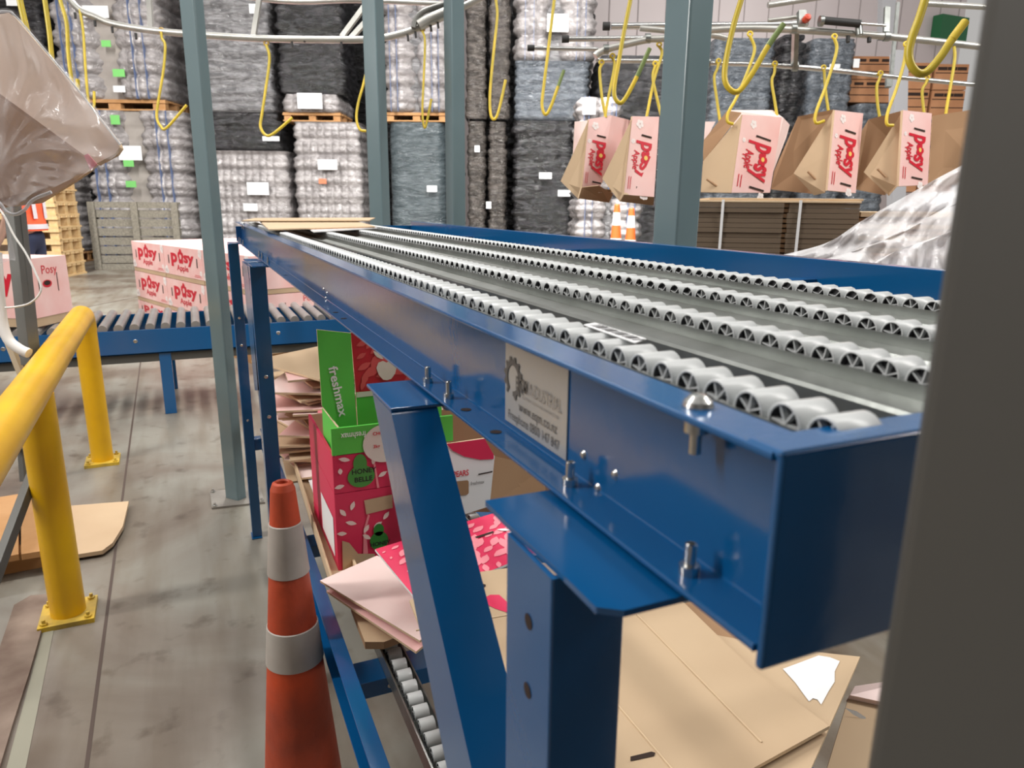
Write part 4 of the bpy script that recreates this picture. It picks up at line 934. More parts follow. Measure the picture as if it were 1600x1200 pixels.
for lb, D, r, pts in HK:
    t = thing('hook', at_d(*pts[0], D), lb, 'hook', 'yellow hooks hanging from the overhead rail')
    m = MB(); C_ = catmull([at_d(x, y, D) for x, y in pts], 7); m.tube(C_, r, HOOK, 12); m.build('hook_rod', t)
    m = MB(); n = len(C_); m.tube(C_[n-8:], r*1.06, YTIP if 'green' in lb or D < 2.9 and D > 2 else HOOK, 12); m.build('tip', t)
    if pts[0][1] > 20:
        m = MB(); e = C_[0]; m.tube([e+RT*.016*math.cos(a)+UP*(.016*math.sin(a)+.012) for a in [2*math.pi*k/14 for k in range(14)]], .007, mat('worn_hook_eye', (.45, .28, .05), .5), 8, closed=True); m.build('eye', t)
KH = [
 ('left wire of the leftmost hanging pink carton', 4.35, [(940, 100), (937, 113), (941, 155), (947, 184)]), ('right wire of the leftmost hanging pink carton', 4.35, [(957, 90), (960, 105), (950, 155), (945, 184)]),
 ('wire crossing from left above the carton beside the wide post', 4.35, [(1024, 102), (1020, 120), (1025, 147), (1033, 180)]), ('wire crossing from right above the carton beside the wide post', 4.35, [(1030, 72), (1034, 85), (1022, 125), (1010, 184)]),
 ('rear yellow wire of the carton right of the wide post', 4.48, [(1123, 98), (1121, 107), (1116, 122), (1120, 155), (1125, 190)]), ('front yellow hook holding the carton right of the wide post', 4.0, [(1172, 56), (1179, 77), (1170, 107), (1152, 150), (1138, 176), (1137, 190), (1146, 194)]),
 ('yellow wire behind the widest lettered carton face', 4.48, [(1211, 102), (1210, 114), (1206, 127), (1210, 155), (1215, 186)]), ('front yellow hook holding the centre-right hanging carton', 4.0, [(1304, 60), (1307, 80), (1292, 130), (1275, 176), (1275, 192), (1288, 189)]),
 ('rear yellow wire of the centre-right hanging carton', 4.49, [(1287, 108), (1288, 112), (1290, 142), (1295, 178)]), ('rear yellow wire of the rightmost lettered carton', 4.48, [(1376, 117), (1374, 124), (1370, 135), (1371, 160), (1375, 186)]),
 ('front yellow hook holding the rightmost lettered carton', 4.0, [(1416, 72), (1412, 100), (1400, 140), (1387, 176), (1386, 194), (1396, 196)]), ('yellow wire right of the rightmost lettered carton', 4.49, [(1449, 124), (1447, 130), (1441, 143), (1444, 178)]), ('hook holding the brown carton cut off by the near post', 4.3, [(1490, 68), (1492, 90), (1486, 130), (1478, 178), (1482, 184)])]
for lb, D, pts in KH:
    t = thing('hook', at_d(*pts[0], D), lb, 'hook', 'thin yellow hooks carrying the pink cartons')
    m = MB(); C_ = catmull([at_d(x, y, D) for x, y in pts], 6); m.tube(C_, .0088, HOOK, 10); m.build('hook_rod', t)
    m = MB(); e = C_[0]; m.tube([e+RT*.013*math.cos(a)+UP*(.013*math.sin(a)+.01) for a in [2*math.pi*k/12 for k in range(12)]], .006, HOOK, 8, closed=True); m.build('eye', t)
# ================================================================ opened pink cartons hanging on hooks
def posy_v(m, P4, w=.003):
    """lettering reading downwards on a face given by its corners top-left, top-right, bottom-right, bottom-left"""
    a, b, c, d = [Vector(p) for p in P4]; fr = Fr(a, d-a, b-a); Lh = ((d-a).length+(c-b).length)/2; Wd = (b-a).length
    q = .56*Wd; ln = Lh
    vs, fs, L = text_geo('P', .03); 
    def T(s, u0, length, v, size, bold=.03):
        m.text(s, fr, u0, v, size, RED, bold=bold, w=w, width=length)
    T('p', ln*.275, ln*.115, Wd*.44, q*1.4); 
    fu, fv = ln*.47, Wd*.64; rr = ln*.10
    for k in range(5):
        an = .3+2*math.pi*k/5; m.disc(fr, fu+math.cos(an)*rr*.62, fv+math.sin(an)*rr*.62*.62*Wd/(.45*ln) if False else fv+math.sin(an)*rr*.5, rr*.40, RED, w, 12, ry=rr*.34)
    m.disc(fr, fu, fv, rr*.3, YCEN, w+.001, 10)
    T('sy', ln*.545, ln*.21, Wd*.46, q*1.15); T('Apple', ln*.40, ln*.24, Wd*.20, q*.52, .02)
    for u in (.20, .86): m.poly(fr, [(ln*(u-.012), Wd*.40), (ln*(u+.012), Wd*.40), (ln*(u+.012), Wd*.78), (ln*(u-.012), Wd*.78)], SLOT, w)
    for v in (.10, .17): m.poly(fr, [(ln*.74, Wd*v), (ln*.90, Wd*v), (ln*.90, Wd*(v+.02)), (ln*.74, Wd*(v+.02))], RED, w)
    for cu, cv_, r in ((.07, .3, .055), (.95, .72, .06), (.3, .12, .03)):
        for k in range(5):
            an = k*1.257; R_ = r*ln; m.disc(fr, min(max(ln*cu+math.cos(an)*R_*.6, R_*.5), ln-R_*.5), min(max(Wd*cv_+math.sin(an)*R_*.6, R_*.5), Wd-R_*.5), R_*.45, PINKW, w*.6, 10)
def hang(label, panels, face, D, slotpx=None):
    P = [p for nm, pl, mt in panels for p in pl]; t = thing('hanging_carton', at_d(face[0][0], face[0][1], D), label, 'carton', 'opened pink cartons hanging in a row')
    for nm, pl, mt in panels:
        m = MB(); m.plate([at_d(*p) for p in pl], .012, mt, KEDGE); m.build(nm, t)
    F4 = [at_d(*p) for p in face]; m = MB(); m.plate(F4, .014, PINK, KEDGE); posy_v(m, F4); m.build('printed_side', t)
    if slotpx:
        (x0, y0), (x1, y1), Ds = slotpx; m = MB(); a, b = at_d(x0, y0, Ds), at_d(x1, y1, Ds); m.tube([a, b], .006, KRAFTD, 8); m.build('flap_slot', t)
    return t
hang('leftmost hanging pink carton, tilted, beside the black wrapped load', [
  ('end_flap', [(919, 188, 4.28), (876, 283, 4.34), (903.5, 311, 4.34), (909, 294, 4.3)], KRAFT),
  ('rear_side', [(898, 190, 4.5), (921, 188, 4.5), (895, 245, 4.5)], PINKL),
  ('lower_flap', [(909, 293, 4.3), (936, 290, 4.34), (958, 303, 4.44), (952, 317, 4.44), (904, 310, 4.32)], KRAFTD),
  ('front_side', [(955, 180, 4.36), (986, 188, 4.5), (955, 250, 4.5), (938, 291, 4.4)], PINK)],
  [(920, 186, 4.3), (956, 180, 4.36), (938, 290, 4.38), (909, 294, 4.32)], 4.3)
hang('second hanging pink carton, immediately left of the wide post', [
  ('end_flap', [(986.5, 187, 4.16), (941, 279, 4.2), (968, 315, 4.2), (974.5, 304, 4.17)], KRAFT),
  ('lower_flap', [(974.5, 304, 4.17), (1022, 307, 4.3), (1021, 321, 4.4), (968, 315, 4.3)], KRAFTD),
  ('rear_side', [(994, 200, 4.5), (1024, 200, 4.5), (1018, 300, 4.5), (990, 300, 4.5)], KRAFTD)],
  [(988, 181.5, 4.16), (1030, 182.5, 4.24), (1022, 307.6, 4.26), (975, 304, 4.18)], 4.2)
hang('hanging pink carton with the widest lettered face, right of the wide post', [
  ('end_flap', [(1159.5, 179, 4.0), (1098.5, 252, 4.12), (1095, 300, 4.12), (1142, 301, 4.02)], KRAFT),
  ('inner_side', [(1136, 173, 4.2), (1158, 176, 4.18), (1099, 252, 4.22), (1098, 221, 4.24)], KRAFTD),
  ('rear_side', [(1141, 172, 4.5), (1207, 172, 4.5), (1224, 184, 4.46), (1234, 195, 4.5), (1229, 213, 4.5), (1200, 290, 4.5), (1150, 290, 4.5)], PINKL),
  ('inner_flap', [(1095, 190, 4.7), (1118, 190, 4.7), (1100, 225, 4.7)], PINKL)],
  [(1160, 179, 4.0), (1221.6, 183, 4.14), (1203, 301, 4.16), (1143, 301, 4.02)], 4.0, ((1104, 280), (1120, 291), 4.07))
hang('centre-right hanging pink carton with open brown inside', [
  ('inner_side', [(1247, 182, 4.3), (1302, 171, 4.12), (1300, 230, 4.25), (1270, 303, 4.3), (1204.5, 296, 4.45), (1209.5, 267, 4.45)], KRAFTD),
  ('end_flap', [(1302, 173, 4.02), (1240, 271, 4.12), (1271.6, 305, 4.12), (1289, 301, 4.05), (1296, 240, 4.03)], KRAFT)],
  [(1304.5, 172, 4.0), (1349, 177, 4.12), (1337, 301.6, 4.14), (1293, 297.5, 4.02)], 4.0, ((1262, 268), (1274, 280), 4.07))
hang('rightmost hanging pink carton with readable lettering', [
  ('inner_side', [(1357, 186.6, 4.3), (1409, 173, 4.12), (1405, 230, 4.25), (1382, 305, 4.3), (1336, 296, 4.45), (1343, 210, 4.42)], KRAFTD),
  ('end_flap', [(1410.5, 173, 4.02), (1349.6, 269, 4.12), (1388.6, 306, 4.12), (1402, 291, 4.05)], KRAFT)],
  [(1411, 172, 4.0), (1456, 177, 4.12), (1449.5, 289, 4.14), (1404.4, 291, 4.02)], 4.0, ((1371, 264), (1384, 277), 4.07))
t = thing('hanging_carton', at_d(1480, 180, 4.3), 'brown inside of another hanging carton cut off by the near post', 'carton', 'opened pink cartons hanging in a row')
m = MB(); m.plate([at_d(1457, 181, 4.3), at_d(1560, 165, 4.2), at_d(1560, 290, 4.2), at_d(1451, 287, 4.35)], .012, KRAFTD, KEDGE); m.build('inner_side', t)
# ================================================================ bundle of flat cartons
D = 3.3
A, B = at_d(1052, 312, D), at_d(1346, 318, D-.12); ztop = at_d(1200, 311, D-.06).z
u = (B-A); u.z = 0; W_ = u.length; u.normalize(); vb = Vector((-u.y, u.x, 0)); vb = vb if vb.dot(FW) > 0 else -vb
t = thing('flat_carton_bundle', (A.x, A.y, 0), 'strapped bundle of brown flat-packed cartons on a pallet behind the conveyor', 'cardboard bundle')
O_ = Vector((A.x, A.y, 0)); fr = Fr(O_, u, (0, 0, 1)); m = MB(); z = .16; rs = random.Random(3); n = 0
if fr.w.dot(FW) > 0: fr.w = -fr.w
while z < ztop-.02:
    j = rs.uniform(-.004, .004); k = .020 if n % 5 else .0225
    m.fbox(fr, (j, z, j), (W_*.60, z+k, -.55), CORR); m.fbox(fr, (W_*.625+j, z, -j*.5), (W_-abs(j), z+k, -.55), CORR)
    m.fbox(fr, (W_*.59, z+.002, -.012), (W_*.64, z+k-.003, -.55), KRAFTD); z += k+.0016; n += 1
m.build('flat_cartons', t)
m = MB(); m.fbox(fr, (-.01, z, .004), (W_*1.0, z+.010, -.6), KEDGE); m.fbox(fr, (W_*.2, z+.010, -.03), (W_*1.02, z+.02, -.6), KRAFT); m.build('top_sheet', t, bevel=.002)
pallet(t, Fr(O_+fr.w*0, u, (0, 0, 1)), W_, .55, .155, WOODO)
for x0, x1 in ((1133, 1125), (1252.5, 1242)):
    a = at_d(x0, 308, D-.1); uu = (a-O_).dot(u); m = MB(); m.fbox(fr, (uu-.006, .16, .006), (uu+.006, z+.012, .009), WHITE); m.build('strap', t)
o = O_+u*(W_+.012)-fr.w*.06; t = thing('flat_carton_bundle', (o.x, o.y, 0), 'second flat carton bundle with pale layered edges right of the strapped one', 'cardboard bundle')
m = MB(); f2 = Fr(Vector((o.x, o.y, 0)), u, (0, 0, 1)); z2 = .02
while z2 < ztop-.05: m.fbox(f2, (rs.uniform(0, .01), z2, -rs.uniform(0, .01)), (.7, z2+.021, -.5), KRAFTD if int(z2*40) % 2 else KEDGE); z2 += .026
m.build('flat_cartons', t)
# ================================================================ crumpled stretch film
D = 2.75
FH = film_mat('crumpled_stretch_film', (.93, .92, .94), .66, 7, .6, .12, .28)
t = thing('stretch_film_heap', at_d(1400, 420, D), 'heap of crumpled clear stretch film beyond the far conveyor rail', 'plastic film')
def wr2(u, v): return D+.28*(1-u)-.25*v+.022*math.sin(u*13+v*9)+.014*math.sin(u*29-v*21)+.010*math.sin(u*47+v*33)
sheet('film_sheet', [[(1120, 428), (1200, 404), (1290, 380), (1345, 346), (1405, 312), (1475, 273), (1560, 230)], [(1120, 440), (1200, 424), (1290, 405), (1345, 385), (1405, 360), (1475, 320), (1560, 290)], [(1120, 460), (1200, 445), (1290, 425), (1360, 408), (1420, 388), (1475, 362), (1560, 330)], [(1120, 620), (1200, 620), (1290, 620), (1345, 620), (1405, 620), (1475, 620), (1560, 620)]], 90, 60, wr2, FH, t)
sheet('film_fold', [[(1360, 412), (1410, 388), (1475, 366), (1540, 340)], [(1365, 432), (1420, 410), (1475, 396), (1540, 380)], [(1365, 560), (1420, 560), (1475, 560), (1540, 560)]], 50, 40, lambda u, v: D-.16+.02*math.sin(u*17+v*11)+.012*math.sin(u*41), FH, t)
c = at_d(1450, 470, D+.1); z_ = at_x(1450, 405, c.x).z; t = thing('cardboard_stack', (c.x, c.y, 0), 'brown cardboard stack under the crumpled stretch film', 'cardboard stack')
fr = Fr(Vector((c.x, c.y, 0)), u, (0, 0, 1)); m = MB(); z2 = 0
while z2 < z_: m.fbox(fr, (-.14, z2, 0), (.5, z2+.05, -.35), KRAFT if int(z2*20) % 2 else KRAFTD); z2 += .052
m.build('flat_cartons', t)
# ================================================================ sheets lying on the main conveyor
def flat(name, pts, z, t_, mt, label, cat='cardboard', group=None, edge=None, deco=None, back=None, tilt=None):
    P = [at_z(p[0], p[1], p[2] if len(p) > 2 else z) for p in pts]; c = sum(P, Vector())/len(P)
    m = MB(); m.plate(P, t_, mt, edge or KEDGE, back)
    if deco: deco(m, P)
    o = m.build(name, origin=c, bevel=0); return tag(o, label, cat, group)
G1_ = 'cardboard sheets on the far end of the conveyor'
flat('cardboard_sheet', [(378, 344.5), (398, 340.5), (586, 340), (576, 344.5)], 1.578, .004, KRAFT, 'rear kraft sheet spanning the far end of the conveyor top', group=G1_)
flat('cardboard_sheet', [(420, 358), (406, 345), (560, 346), (586, 353.5)], 1.571, .004, KRAFT, 'front kraft sheet lying across the far roller rows', group=G1_)
flat('cardboard_sheet', [(490, 361.5), (480, 356), (560, 350), (589, 355.5)], 1.566, .0035, PINKL, 'pink-white sheet edge peeking out under the front kraft sheet', group=G1_, edge=WHITE)
# ================================================================ cartons on the lower rack
def leaves(m, fr, W, Hh, n, mt, sz, seed=0, w=.0012, pears=False):
    rs = random.Random(seed); k = max(1, int(math.sqrt(n*W/max(Hh, .01)))); kv = max(1, int(n/k))
    for i in range(k):
        for j in range(kv):
            u = (i+.5+rs.uniform(-.3, .3))/k*W; v = (j+.5+rs.uniform(-.3, .3))/kv*Hh; L = sz*rs.uniform(.7, 1.2); r = rs.uniform(.2, 1.3)
            L = min(L, u*1.6, (W-u)*1.6, v*1.6, (Hh-v)*1.6)
            if L > sz*.25: m.leaf(fr, u-L*.5*math.cos(r), v-L*.5*math.sin(r), L, L*.5, r, mt, w+rs.uniform(0, .0003))
def apple(m, fr, u, v, r, mt, w=.003):
    m.poly(fr, [(u+r*a, v+r*b) for a, b in ((0, .75), (.35, .95), (.8, .8), (1, .3), (.8, -.4), (.4, -.9), (0, -1), (-.4, -.9), (-.8, -.4), (-1, .3), (-.8, .8), (-.35, .95))], mt, w)
    m.leaf(fr, u-r*.3, v+r*1.1, r*1.3, r*.5, 2.4, mt, w)
XR = 2.0
def xq(pts, X=XR): return [at_x(p[0], p[1], p[2] if len(p) > 2 else X) for p in pts]
YZ = lambda o: Fr(o, (0, -1, 0), (0, 0, 1))
# lower honey pear carton
t = thing('pear_carton', at_x(560, 870, XR), 'magenta pear carton with branch print and torn front, lower of two', 'carton', 'magenta pear cartons')
tl, tr_, br_, bl = xq([(522.5, 773), (650, 763), (650, 880), (541, 885)]); zb_ = .57
tl = Vector((XR, tl.y, tl.z)); w0 = abs(tr_.y-tl.y)+.10; y0 = tl.y; h0 = tl.z-zb_
m = MB(); m.box((XR, y0, zb_), (XR+.008, y0-w0, tl.z), MAG); f = YZ((XR-.0005, y0, zb_))
m.poly(f, [(.085, h0*.88), (.17, h0*.9), (.17, h0*.73), (.09, h0*.70)], KRAFT, .002)
for uu, vv, L, r in ((.03, .72, .03, 2.2), (.045, .78, .03, 1.2), (.06, .6, .035, 2.8), (.03, .5, .03, 3.0), (.08, .47, .03, 1.0), (.11, .52, .03, .5), (.14, .6, .03, .9), (.1, .38, .03, 2.5)): m.leaf(f, uu, h0*vv, L, .016, r, PINKL, .0022)
m.poly(f, [(.075, h0*.2), (.09, h0*.2), (.086, h0*.5), (.10, h0*.68), (.095, h0*.70), (.08, h0*.52)], MAGL, .002)
m.poly(f, [(.012, 0), (.015, h0*.42), (.035, h0*.38), (.06, h0*.22), (.11, h0*.18), (.11, 0)], KRAFT, .0024)
m.disc(f, .125, h0*.34, .028, GREEND, .0028, ry=.03); m.disc(f, .125, h0*.48, .016, GREEND, .0028, ry=.02)
m.text('HONEY', f, .098, h0*.28, .018, BLACK, bold=.02, w=.0034)
m.build('front_panel', t)
m = MB(); m.box((XR+.009, y0, zb_), (XR+.46, y0-.008, tl.z), MAG); f = Fr((XR+.46, y0+.0005, zb_), (-1, 0, 0), (0, 0, 1)); m.poly(f, [(.20, h0*.15), (.42, h0*.15), (.42, h0*.65), (.20, h0*.65)], WHITE, .001); m.build('side_panel', t)
m = MB(); m.box((XR+.009, y0-w0+.008, zb_), (XR+.46, y0-w0, tl.z), MAG, ); m.box((XR+.452, y0-.008, zb_), (XR+.46, y0-w0+.008, tl.z), MAG); m.box((XR+.009, y0-.008, zb_), (XR+.452, y0-w0+.008, zb_+.006), KRAFT); m.build('rear_panel', t)
# upper honey pear carton
z1 = tl.z+.002; zt1 = at_x(522, 713, XR).z; h1 = zt1-z1
t = thing('pear_carton', (XR, y0, z1), 'magenta pear carton with green pear badge, stacked above the torn one', 'carton', 'magenta pear cartons')
m = MB(); m.box((XR, y0, z1), (XR+.008, y0-w0, zt1), MAG); f = YZ((XR-.0005, y0, z1))
m.disc(f, .080, h1*.38, .040, mat('mid_green_pear', (.07, .30, .05), .5), .002, ry=.034); m.disc(f, .078, h1*.72, .02, mat('mid_green_pear', (.07, .30, .05), .5), .0023, ry=.03)
m.text('HONEY', f, .053, h1*.46, .021, BLACK, bold=.02, w=.0026); m.text('BELLE', f, .060, h1*.24, .021, BLACK, bold=.02, w=.0026)
for uu, vv, L, r in ((.05, .85, .035, 2.9), (.03, .2, .03, 3.3), (.115, .66, .025, 1.3), (.13, .3, .03, .5), (.02, .5, .02, 1.6)): m.leaf(f, uu, h1*vv, L, .016, r, PINKL, .0022)
m.poly(f, [(.125, 0), (.132, 0), (.125, h1*.5), (.118, h1*.98), (.111, h1*.98), (.12, h1*.5)], MAGL, .002)
m.build('front_panel', t)
m = MB(); m.box((XR+.009, y0, z1), (XR+.46, y0-.008, zt1), MAG); m.build('side_panel', t)
m = MB(); m.box((XR+.009, y0-w0+.008, z1), (XR+.46, y0-w0, zt1), MAG); m.box((XR+.452, y0-.008, z1), (XR+.46, y0-w0+.008, zt1), KRAFT); m.box((XR+.009, y0-.008, z1), (XR+.452, y0-w0+.008, z1+.006), KRAFT); m.build('rear_panel', t)
# tall magenta side leaning behind
# green carton on top
z2 = zt1+.002; zt2 = at_x(528, 669, XR).z; h2 = zt2-z2
t = thing('green_carton', (XR, y0, z2), 'bright green fruit carton with a tall upright flap, on the pear cartons', 'carton')
m = MB(); wg = w0+.02; m.box((XR-.002, y0, z2), (XR+.008, y0-wg, zt2), GREEN); f = YZ((XR-.0025, y0, z2))
m.disc(f, .150, h2*.25, .062, CREAM, .002, 28, ry=h2*.8*.9); 
m.text('freshmax', f, .098, h2*.80, .026, WHITE, bold=.01, w=.003, rot=math.pi, width=.072); m.text('CHOICE', f, .118, h2*.6, .014, RED, bold=.02, w=.004); m.text('3kg', f, .118, h2*.12, .014, RED, bold=.02, w=.004)
m.build('front_band', t)
P = xq([(503, 637, XR+.22), (528, 669.5, XR), (522.5, 713, XR), (507, 717, XR+.22)]); m = MB(); m.plate(P, .006, GREEN, KEDGE); m.build('side_band', t)
P = xq([(495, 515), (548, 520.5), (558, 668), (530, 669), (503, 634)], XR+.08); m = MB(); nrm = m.plate(P, .006, GREEN, KEDGE)
tl2, bl2 = P[0], P[4]
f = Fr(at_x(512, 574, XR+.079), Vector(at_x(533, 668, XR+.079))-Vector(at_x(512, 574, XR+.079)), (0, -1, 0)); m.text('freshmax', f, 0, .002, .036, WHITE, bold=.02, w=.002, width=.155)
m.build('upright_flap', t)
P = xq([(548, 520), (690, 508), (690, 600), (556, 613)], XR+.14); m = MB(); m.plate(P, .005, CRIM, KEDGE); f = YZ(P[3]+Vector((-.0008, 0, 0))); Wd = abs(P[2].y-P[3].y); Hd = P[0].z-P[3].z
leaves(m, f, Wd, Hd*.95, 40, CRIML, .06, 5, .001); apple(m, f, at_x(604, 578, XR+.14).y*-1+P[3].y, at_x(604, 578, XR+.14).z-P[3].z, .032, CREAM, .003); m.build('printed_panel', t)
P = xq([(556, 613), (690, 601), (690, 668), (560, 680)], XR+.14); m = MB(); m.plate(P, .005, GREEN, KEDGE); f = YZ(P[3]+Vector((-.0008, 0, 0))); Hd = P[0].z-P[3].z; m.poly(f, [(0, Hd*.88), (.20, Hd*.90), (.20, Hd), (0, Hd)], CREAM, .001); m.build('green_panel', t)
P = xq([(640, 656), (698, 650), (698, 691), (640, 698)], XR+.05); m = MB(); m.plate(P, .006, GREEN, KEDGE); f = YZ(P[3]+Vector((-.0008, 0, 0))); m.disc(f, at_x(663, 664, XR+.05).y*-1+P[3].y, .045, .008, CREAM, .002); m.build('end_band', t)
# white pears carton
XP = XR-.04
t = thing('pear_box', at_x(730, 800, XP), 'white and magenta box lettered New Zealand Pears with a hand hole', 'carton')
P = xq([(640, 702), (757, 685), (773, 713), (765, 791), (700, 812), (640, 826)], XP); m = MB(); m.plate(P, .006, WHITE, KEDGE)
o_ = at_x(640, 826, XP); f = YZ((XP-.0008, o_.y, o_.z)); g = lambda x, y: (o_.y-at_x(x, y, XP).y, at_x(x, y, XP).z-o_.z)
m.poly(f, [g(*p) for p in ((697, 693), (757, 685.3), (771, 710), (771, 717), (750, 718), (725, 713), (707, 704))], MAG, .0015)
a = g(655, 753); b = g(705, 745.5); sl = math.atan2(b[1]-a[1], b[0]-a[0]); L1_ = math.hypot(b[0]-a[0], b[1]-a[1])
m.text('NEW ZEALAND', f, a[0], a[1], .026, BLACK, bold=.02, w=.0016, width=L1_, rot=sl); b = g(708, 745.5); e = g(732, 741.5)
m.text('PEARS', f, b[0], b[1], .026, RED, bold=.02, w=.0016, width=math.hypot(e[0]-b[0], e[1]-b[1]), rot=sl)
m.poly(f, [g(*p) for p in ((688, 756), (690, 754), (730, 750), (732, 752), (732, 770), (729, 773), (692, 776), (688, 773))], KRAFTD, .0015)
b = g(735, 758); m.text('freshmax', f, b[0], b[1], .017, INKG, w=.0016, width=.045, rot=sl)
m.poly(f, [g(*p) for p in ((747, 740), (769, 735.5), (769, 737.5), (747, 742))], SLOT, .0017)
m.build('front_panel', t)
m = MB(); m.plate(xq([(773, 713, XP), (852, 730, XP+.25), (852, 800, XP+.25), (765, 791, XP)]), .006, KRAFTD, KEDGE); m.build('side_panel', t)
m = MB(); P = xq([(690, 640), (862, 622), (862, 800), (690, 800)], XP+.27); m.plate(P, .006, KRAFTD, KEDGE); m.build('rear_panel', t)
# ================================================================ flattened boards in front
def leafdeco(m, P):
    a, b, c, d = P[:4]; f = Fr(a, b-a, (a-d)); n = f.w
    if n.z < 0: f.w = -n
    f.o = f.o-f.v*(a-d).length*.98; leaves(m, f, (b-a).length, (a-d).length*.96, 90, MAGL, .055, 9, .0012)
    apple(m, f, (b-a).length*.80, (a-d).length*.42, .030, WHITE, .0035)
    q = (b-a).length; m.poly(f, [(q*.55, (a-d).length*.60), (q*.68, (a-d).length*.60), (q*.68, (a-d).length*.63), (q*.55, (a-d).length*.63)], SLOT, .003)
flat('flattened_box', [(586, 858), (800, 793), (845, 860), (652, 938)], .80, .006, MAG, 'flattened magenta leaf-print box with a white apple behind the slanted brace', 'cardboard', edge=WHITE, deco=leafdeco)
flat('flattened_box', [(652, 938), (700, 880), (850, 842), (850, 862), (742, 888)], .785, .005, GREEN, 'bright green box flap showing below the leaf-print board', 'cardboard', edge=WHITE)
def crease(m, pts, z):
    for a, b in pts:
        p, q = at_z(*a, z), at_z(*b, z); m.tube([p, q], .0016, KEDGE, 6)
def slotdeco(m, P):
    crease(m, [((930, 1060), (1100, 1260)), ((995, 960), (1190, 1160)), ((650, 985), (800, 960))], .9005)
    n = Vector((0, 0, 1)); f = Fr(P[0], (P[1]-P[0]), Vector((1, 0, 0)))
    if f.w.z < 0: f.w = -f.w
    def uv(x, y, z): q = at_z(x, y, z)-f.o; return (q.dot(f.u), q.dot(f.v))
    m.poly(f, [uv(x, y, .90) for x, y in ((723, 929), (755, 913), (759, 914), (759, 917), (727, 931))], SLOT, .001)
    m.poly(f, [uv(x, y, .90) for x, y in ((756, 935), (766, 930), (780, 930), (800, 948), (800, 960), (775, 952), (760, 945))], MAG, .001)
    m.poly(f, [uv(x, y, .90) for x, y in ((985, 1183), (1018, 1175), (1024, 1177), (1022, 1182), (985, 1190))], SLOT, .001)
flat('flattened_box', [(640, 938), (740, 895), (985, 860), (1178, 1048), (1184, 1052), (1296, 1134), (1150, 1215), (985, 1300), (790, 1290), (735, 1180)], .90, .006, KRAFT, 'big plain kraft board with slots beneath the near mounting plate', 'cardboard', deco=slotdeco)
def patch(m, P):
    f = Fr(P[0], (P[1]-P[0]), Vector((1, 0, 0)))
    if f.w.z < 0: f.w = -f.w
    def uv(x, y, z=.885): q = at_z(x, y, z)-f.o; return (q.dot(f.u), q.dot(f.v))
    m.poly(f, [uv(*p) for p in ((1223, 1046), (1250, 1036), (1279, 1025), (1297, 1028), (1312, 1034), (1304, 1050), (1304, 1066), (1295, 1080), (1283, 1102), (1277, 1094), (1270, 1092), (1264, 1097), (1255, 1085), (1243, 1068))], WHITE, .0012)
flat('flattened_box', [(1344, 1026), (1250, 1240), (1000, 1300), (950, 960), (1240, 1015)], .885, .006, KRAFT, 'kraft board with torn white patch under the conveyor corner', 'cardboard', deco=patch)
P = [at_z(1330, 1090, .80), at_z(1480, 1040, .85), at_z(1400, 1300, .8), at_z(1260, 1300, .75)]
m = MB(); m.plate([at_z(1336, 1072, .86), at_z(1480, 1050, .86), at_z(1440, 1110, .84), at_z(1328, 1086, .85)], .02, PINKL); m.plate([at_z(1326, 1090, .84), at_z(1440, 1112, .83), at_z(1400, 1300, .78), at_z(1262, 1300, .78)], .01, KRAFT)
m.poly(Fr(at_z(1318, 1104, .845), RT, UP), [(0, 0), (.02, -.006), (.035, -.016), (.034, -.022), (.015, -.012)], WHITE, .004)
tag(m.build('pink_carton', origin=at_z(1340, 1120, .8)), 'pink and brown carton end beside the near post at lower right', 'carton')
flat('flattened_box', [(500, 907), (589, 868), (735, 935), (656, 1001)], .66, .006, PINKL, 'pale pink board sticking out over the blue lower rail, upper one', 'cardboard', 'pale pink boards poking over the lower rail', edge=KRAFT)
flat('flattened_box', [(510, 923), (590, 885), (730, 955), (650, 1018)], .635, .006, PINK, 'pale pink board sticking out over the blue lower rail, lower one', 'cardboard', 'pale pink boards poking over the lower rail', edge=KRAFT)
flat('flattened_box', [(548, 945), (556, 938), (650, 985), (600, 1003), (570, 1003)], .60, .02, KRAFT, 'folded kraft flap hanging under the pale pink boards', 'cardboard', edge=KRAFTD)
flat('flattened_box', [(770, 1130), (796, 1095), (860, 1100), (860, 1190), (790, 1196)], .82, .004, WHITE, 'white card corner beside the near leg low down', 'cardboard')
flat('flattened_box', [(755, 1062), (763, 1060), (800, 1110), (775, 1125)], .815, .004, GREEN, 'small green card triangle between brace and near leg', 'cardboard')
# kraft carton that carries the boards
t = thing('kraft_carton', (1.0, -.75, .56), 'plain brown carton hidden under the large kraft boards', 'carton')
m = MB(); m.box((.80, -.62, .562), (1.05, -.95, .875), KRAFTD); m.build('carton_body', t)
# long kraft tray along the rail
t = thing('cardboard_tray', at_z(480, 800, .58), 'long kraft cardboard edge tray running along the blue lower rail', 'cardboard tray')
A, B = at_z(519, 918, .60), at_z(424, 612, .60); A.z = B.z = .575; d = (B-A).normalized(); s_ = Vector((d.y, -d.x, 0)); s_ = s_ if s_.y < 0 else -s_
m = MB(); m.prism([A, A+s_*.006, B+s_*.006, B], (0, 0, .045), KRAFT, KEDGE); m.build('outer_wall', t)
m = MB(); m.prism([A, A+s_*.085, B+s_*.085, B], (0, 0, .006), KRAFT); m.build('tray_base', t)
m = MB(); m.prism([A+s_*.078, A+s_*.085, B+s_*.085, B+s_*.078], (0, 0, .035), KEDGE); m.build('inner_wall', t)
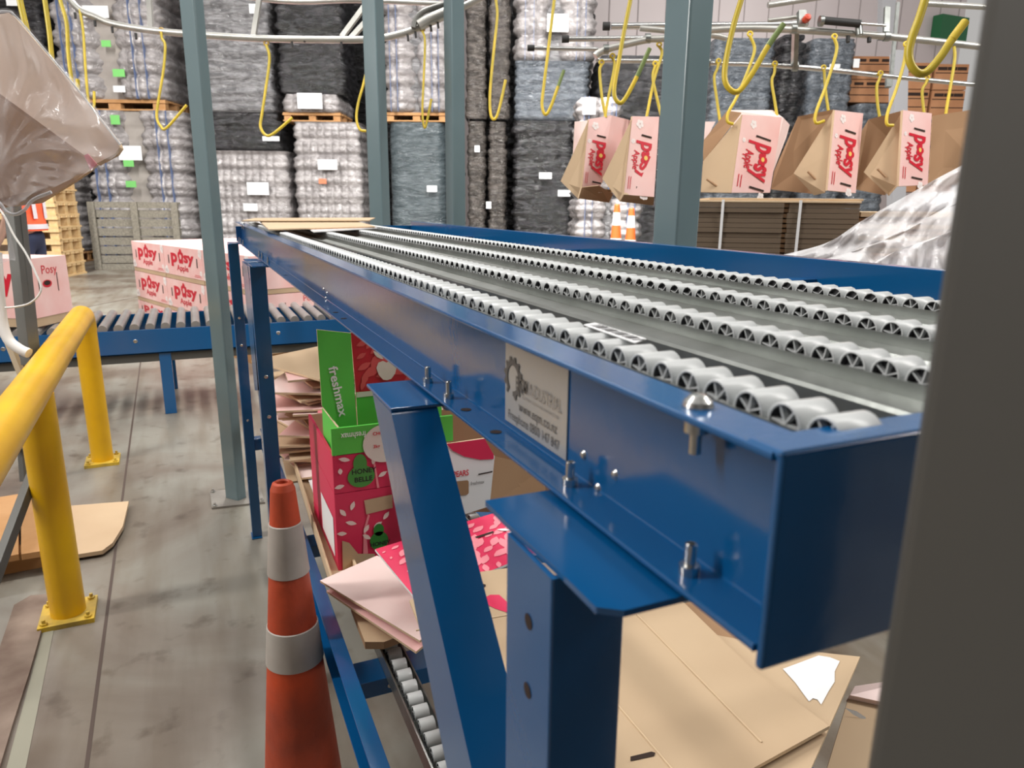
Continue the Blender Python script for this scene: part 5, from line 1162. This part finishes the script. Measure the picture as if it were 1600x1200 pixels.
# pile of flattened cartons farther back
rs = random.Random(11); Gp = 'flattened cartons in the far lower pile'
looks = [('kraft', KRAFT), ('pale pink', PINKL), ('pink', PINK), ('pale pink', PINKL), ('kraft', KRAFT), ('pale pink', PINKL)]
base = Vector((3.05, -.52, .56)); N = 22
for i in range(N):
    nm, mt = looks[i % 6]; 
    if i == N-1: nm, mt = 'kraft', KRAFT
    z = .575+i*.020; a = rs.uniform(-.5, .5); L_, W_ = rs.uniform(.42, .55), rs.uniform(.36, .46)
    c = Vector((base.x+rs.uniform(-.06, .10), -.52+rs.uniform(-.05, .07), z)); u = Vector((math.cos(a), math.sin(a), rs.uniform(-.03, .03))); v = Vector((-math.sin(a), math.cos(a), rs.uniform(-.06, .03)))
    m = MB(); Q = [c+u*sx*L_/2+v*sy*W_/2 for sx, sy in ((1, 1), (1, -1), (-1, -1), (-1, 1))]; m.plate(Q, .008, mt, KEDGE)
    w_ = ['bottom', 'low', 'middle', 'upper', 'top'][min(4, i*5//N)]
    tag(m.build('flattened_carton', origin=c), '%s flattened carton in the %s part of the messy pile behind the green flap' % (nm, w_), 'cardboard', Gp)
sm = [((436, 612), (497, 612), (498, 642), (440, 646), .72, MAG, 'crumpled magenta leaf-print board below the pink pile'), ((437, 606), (448, 606), (452, 618), (438, 620), .73, GREEN, 'small green scrap on the magenta board'),
      ((430, 598), (498, 600), (500, 612), (462, 610), .76, PINKL, 'pale pink panel directly above the magenta board'), ((455, 645), (478, 648), (478, 662), (462, 662), .64, GREEN, 'green scrap beside the far lower roller lane'),
      ((472, 660), (492, 660), (494, 672), (474, 676), .62, WHITE, 'white paper scrap by the far lower roller lane'), ((478, 685), (498, 682), (500, 700), (484, 706), .60, WHITE, 'white card lying nearer along the tray'),
      ((470, 705), (500, 702), (505, 740), (484, 745), .585, KRAFT, 'kraft scrap lying between tray and magenta cartons'), ((480, 745), (505, 742), (508, 768), (490, 772), .59, WHITE, 'white sheet beside the lower magenta carton')]
for a, b, c, d, z, mt, lb in sm: flat('cardboard_scrap', [a, b, c, d], z, .004, mt, lb, 'cardboard')
flat('cardboard_scrap', [(492, 612), (497, 612), (526, 700), (507, 716)], .85, .005, MAGL, 'slanting light magenta side strip left of the green carton', 'cardboard')
for o in list(bpy.data.objects):
    if '_o' in o: del o['_o']
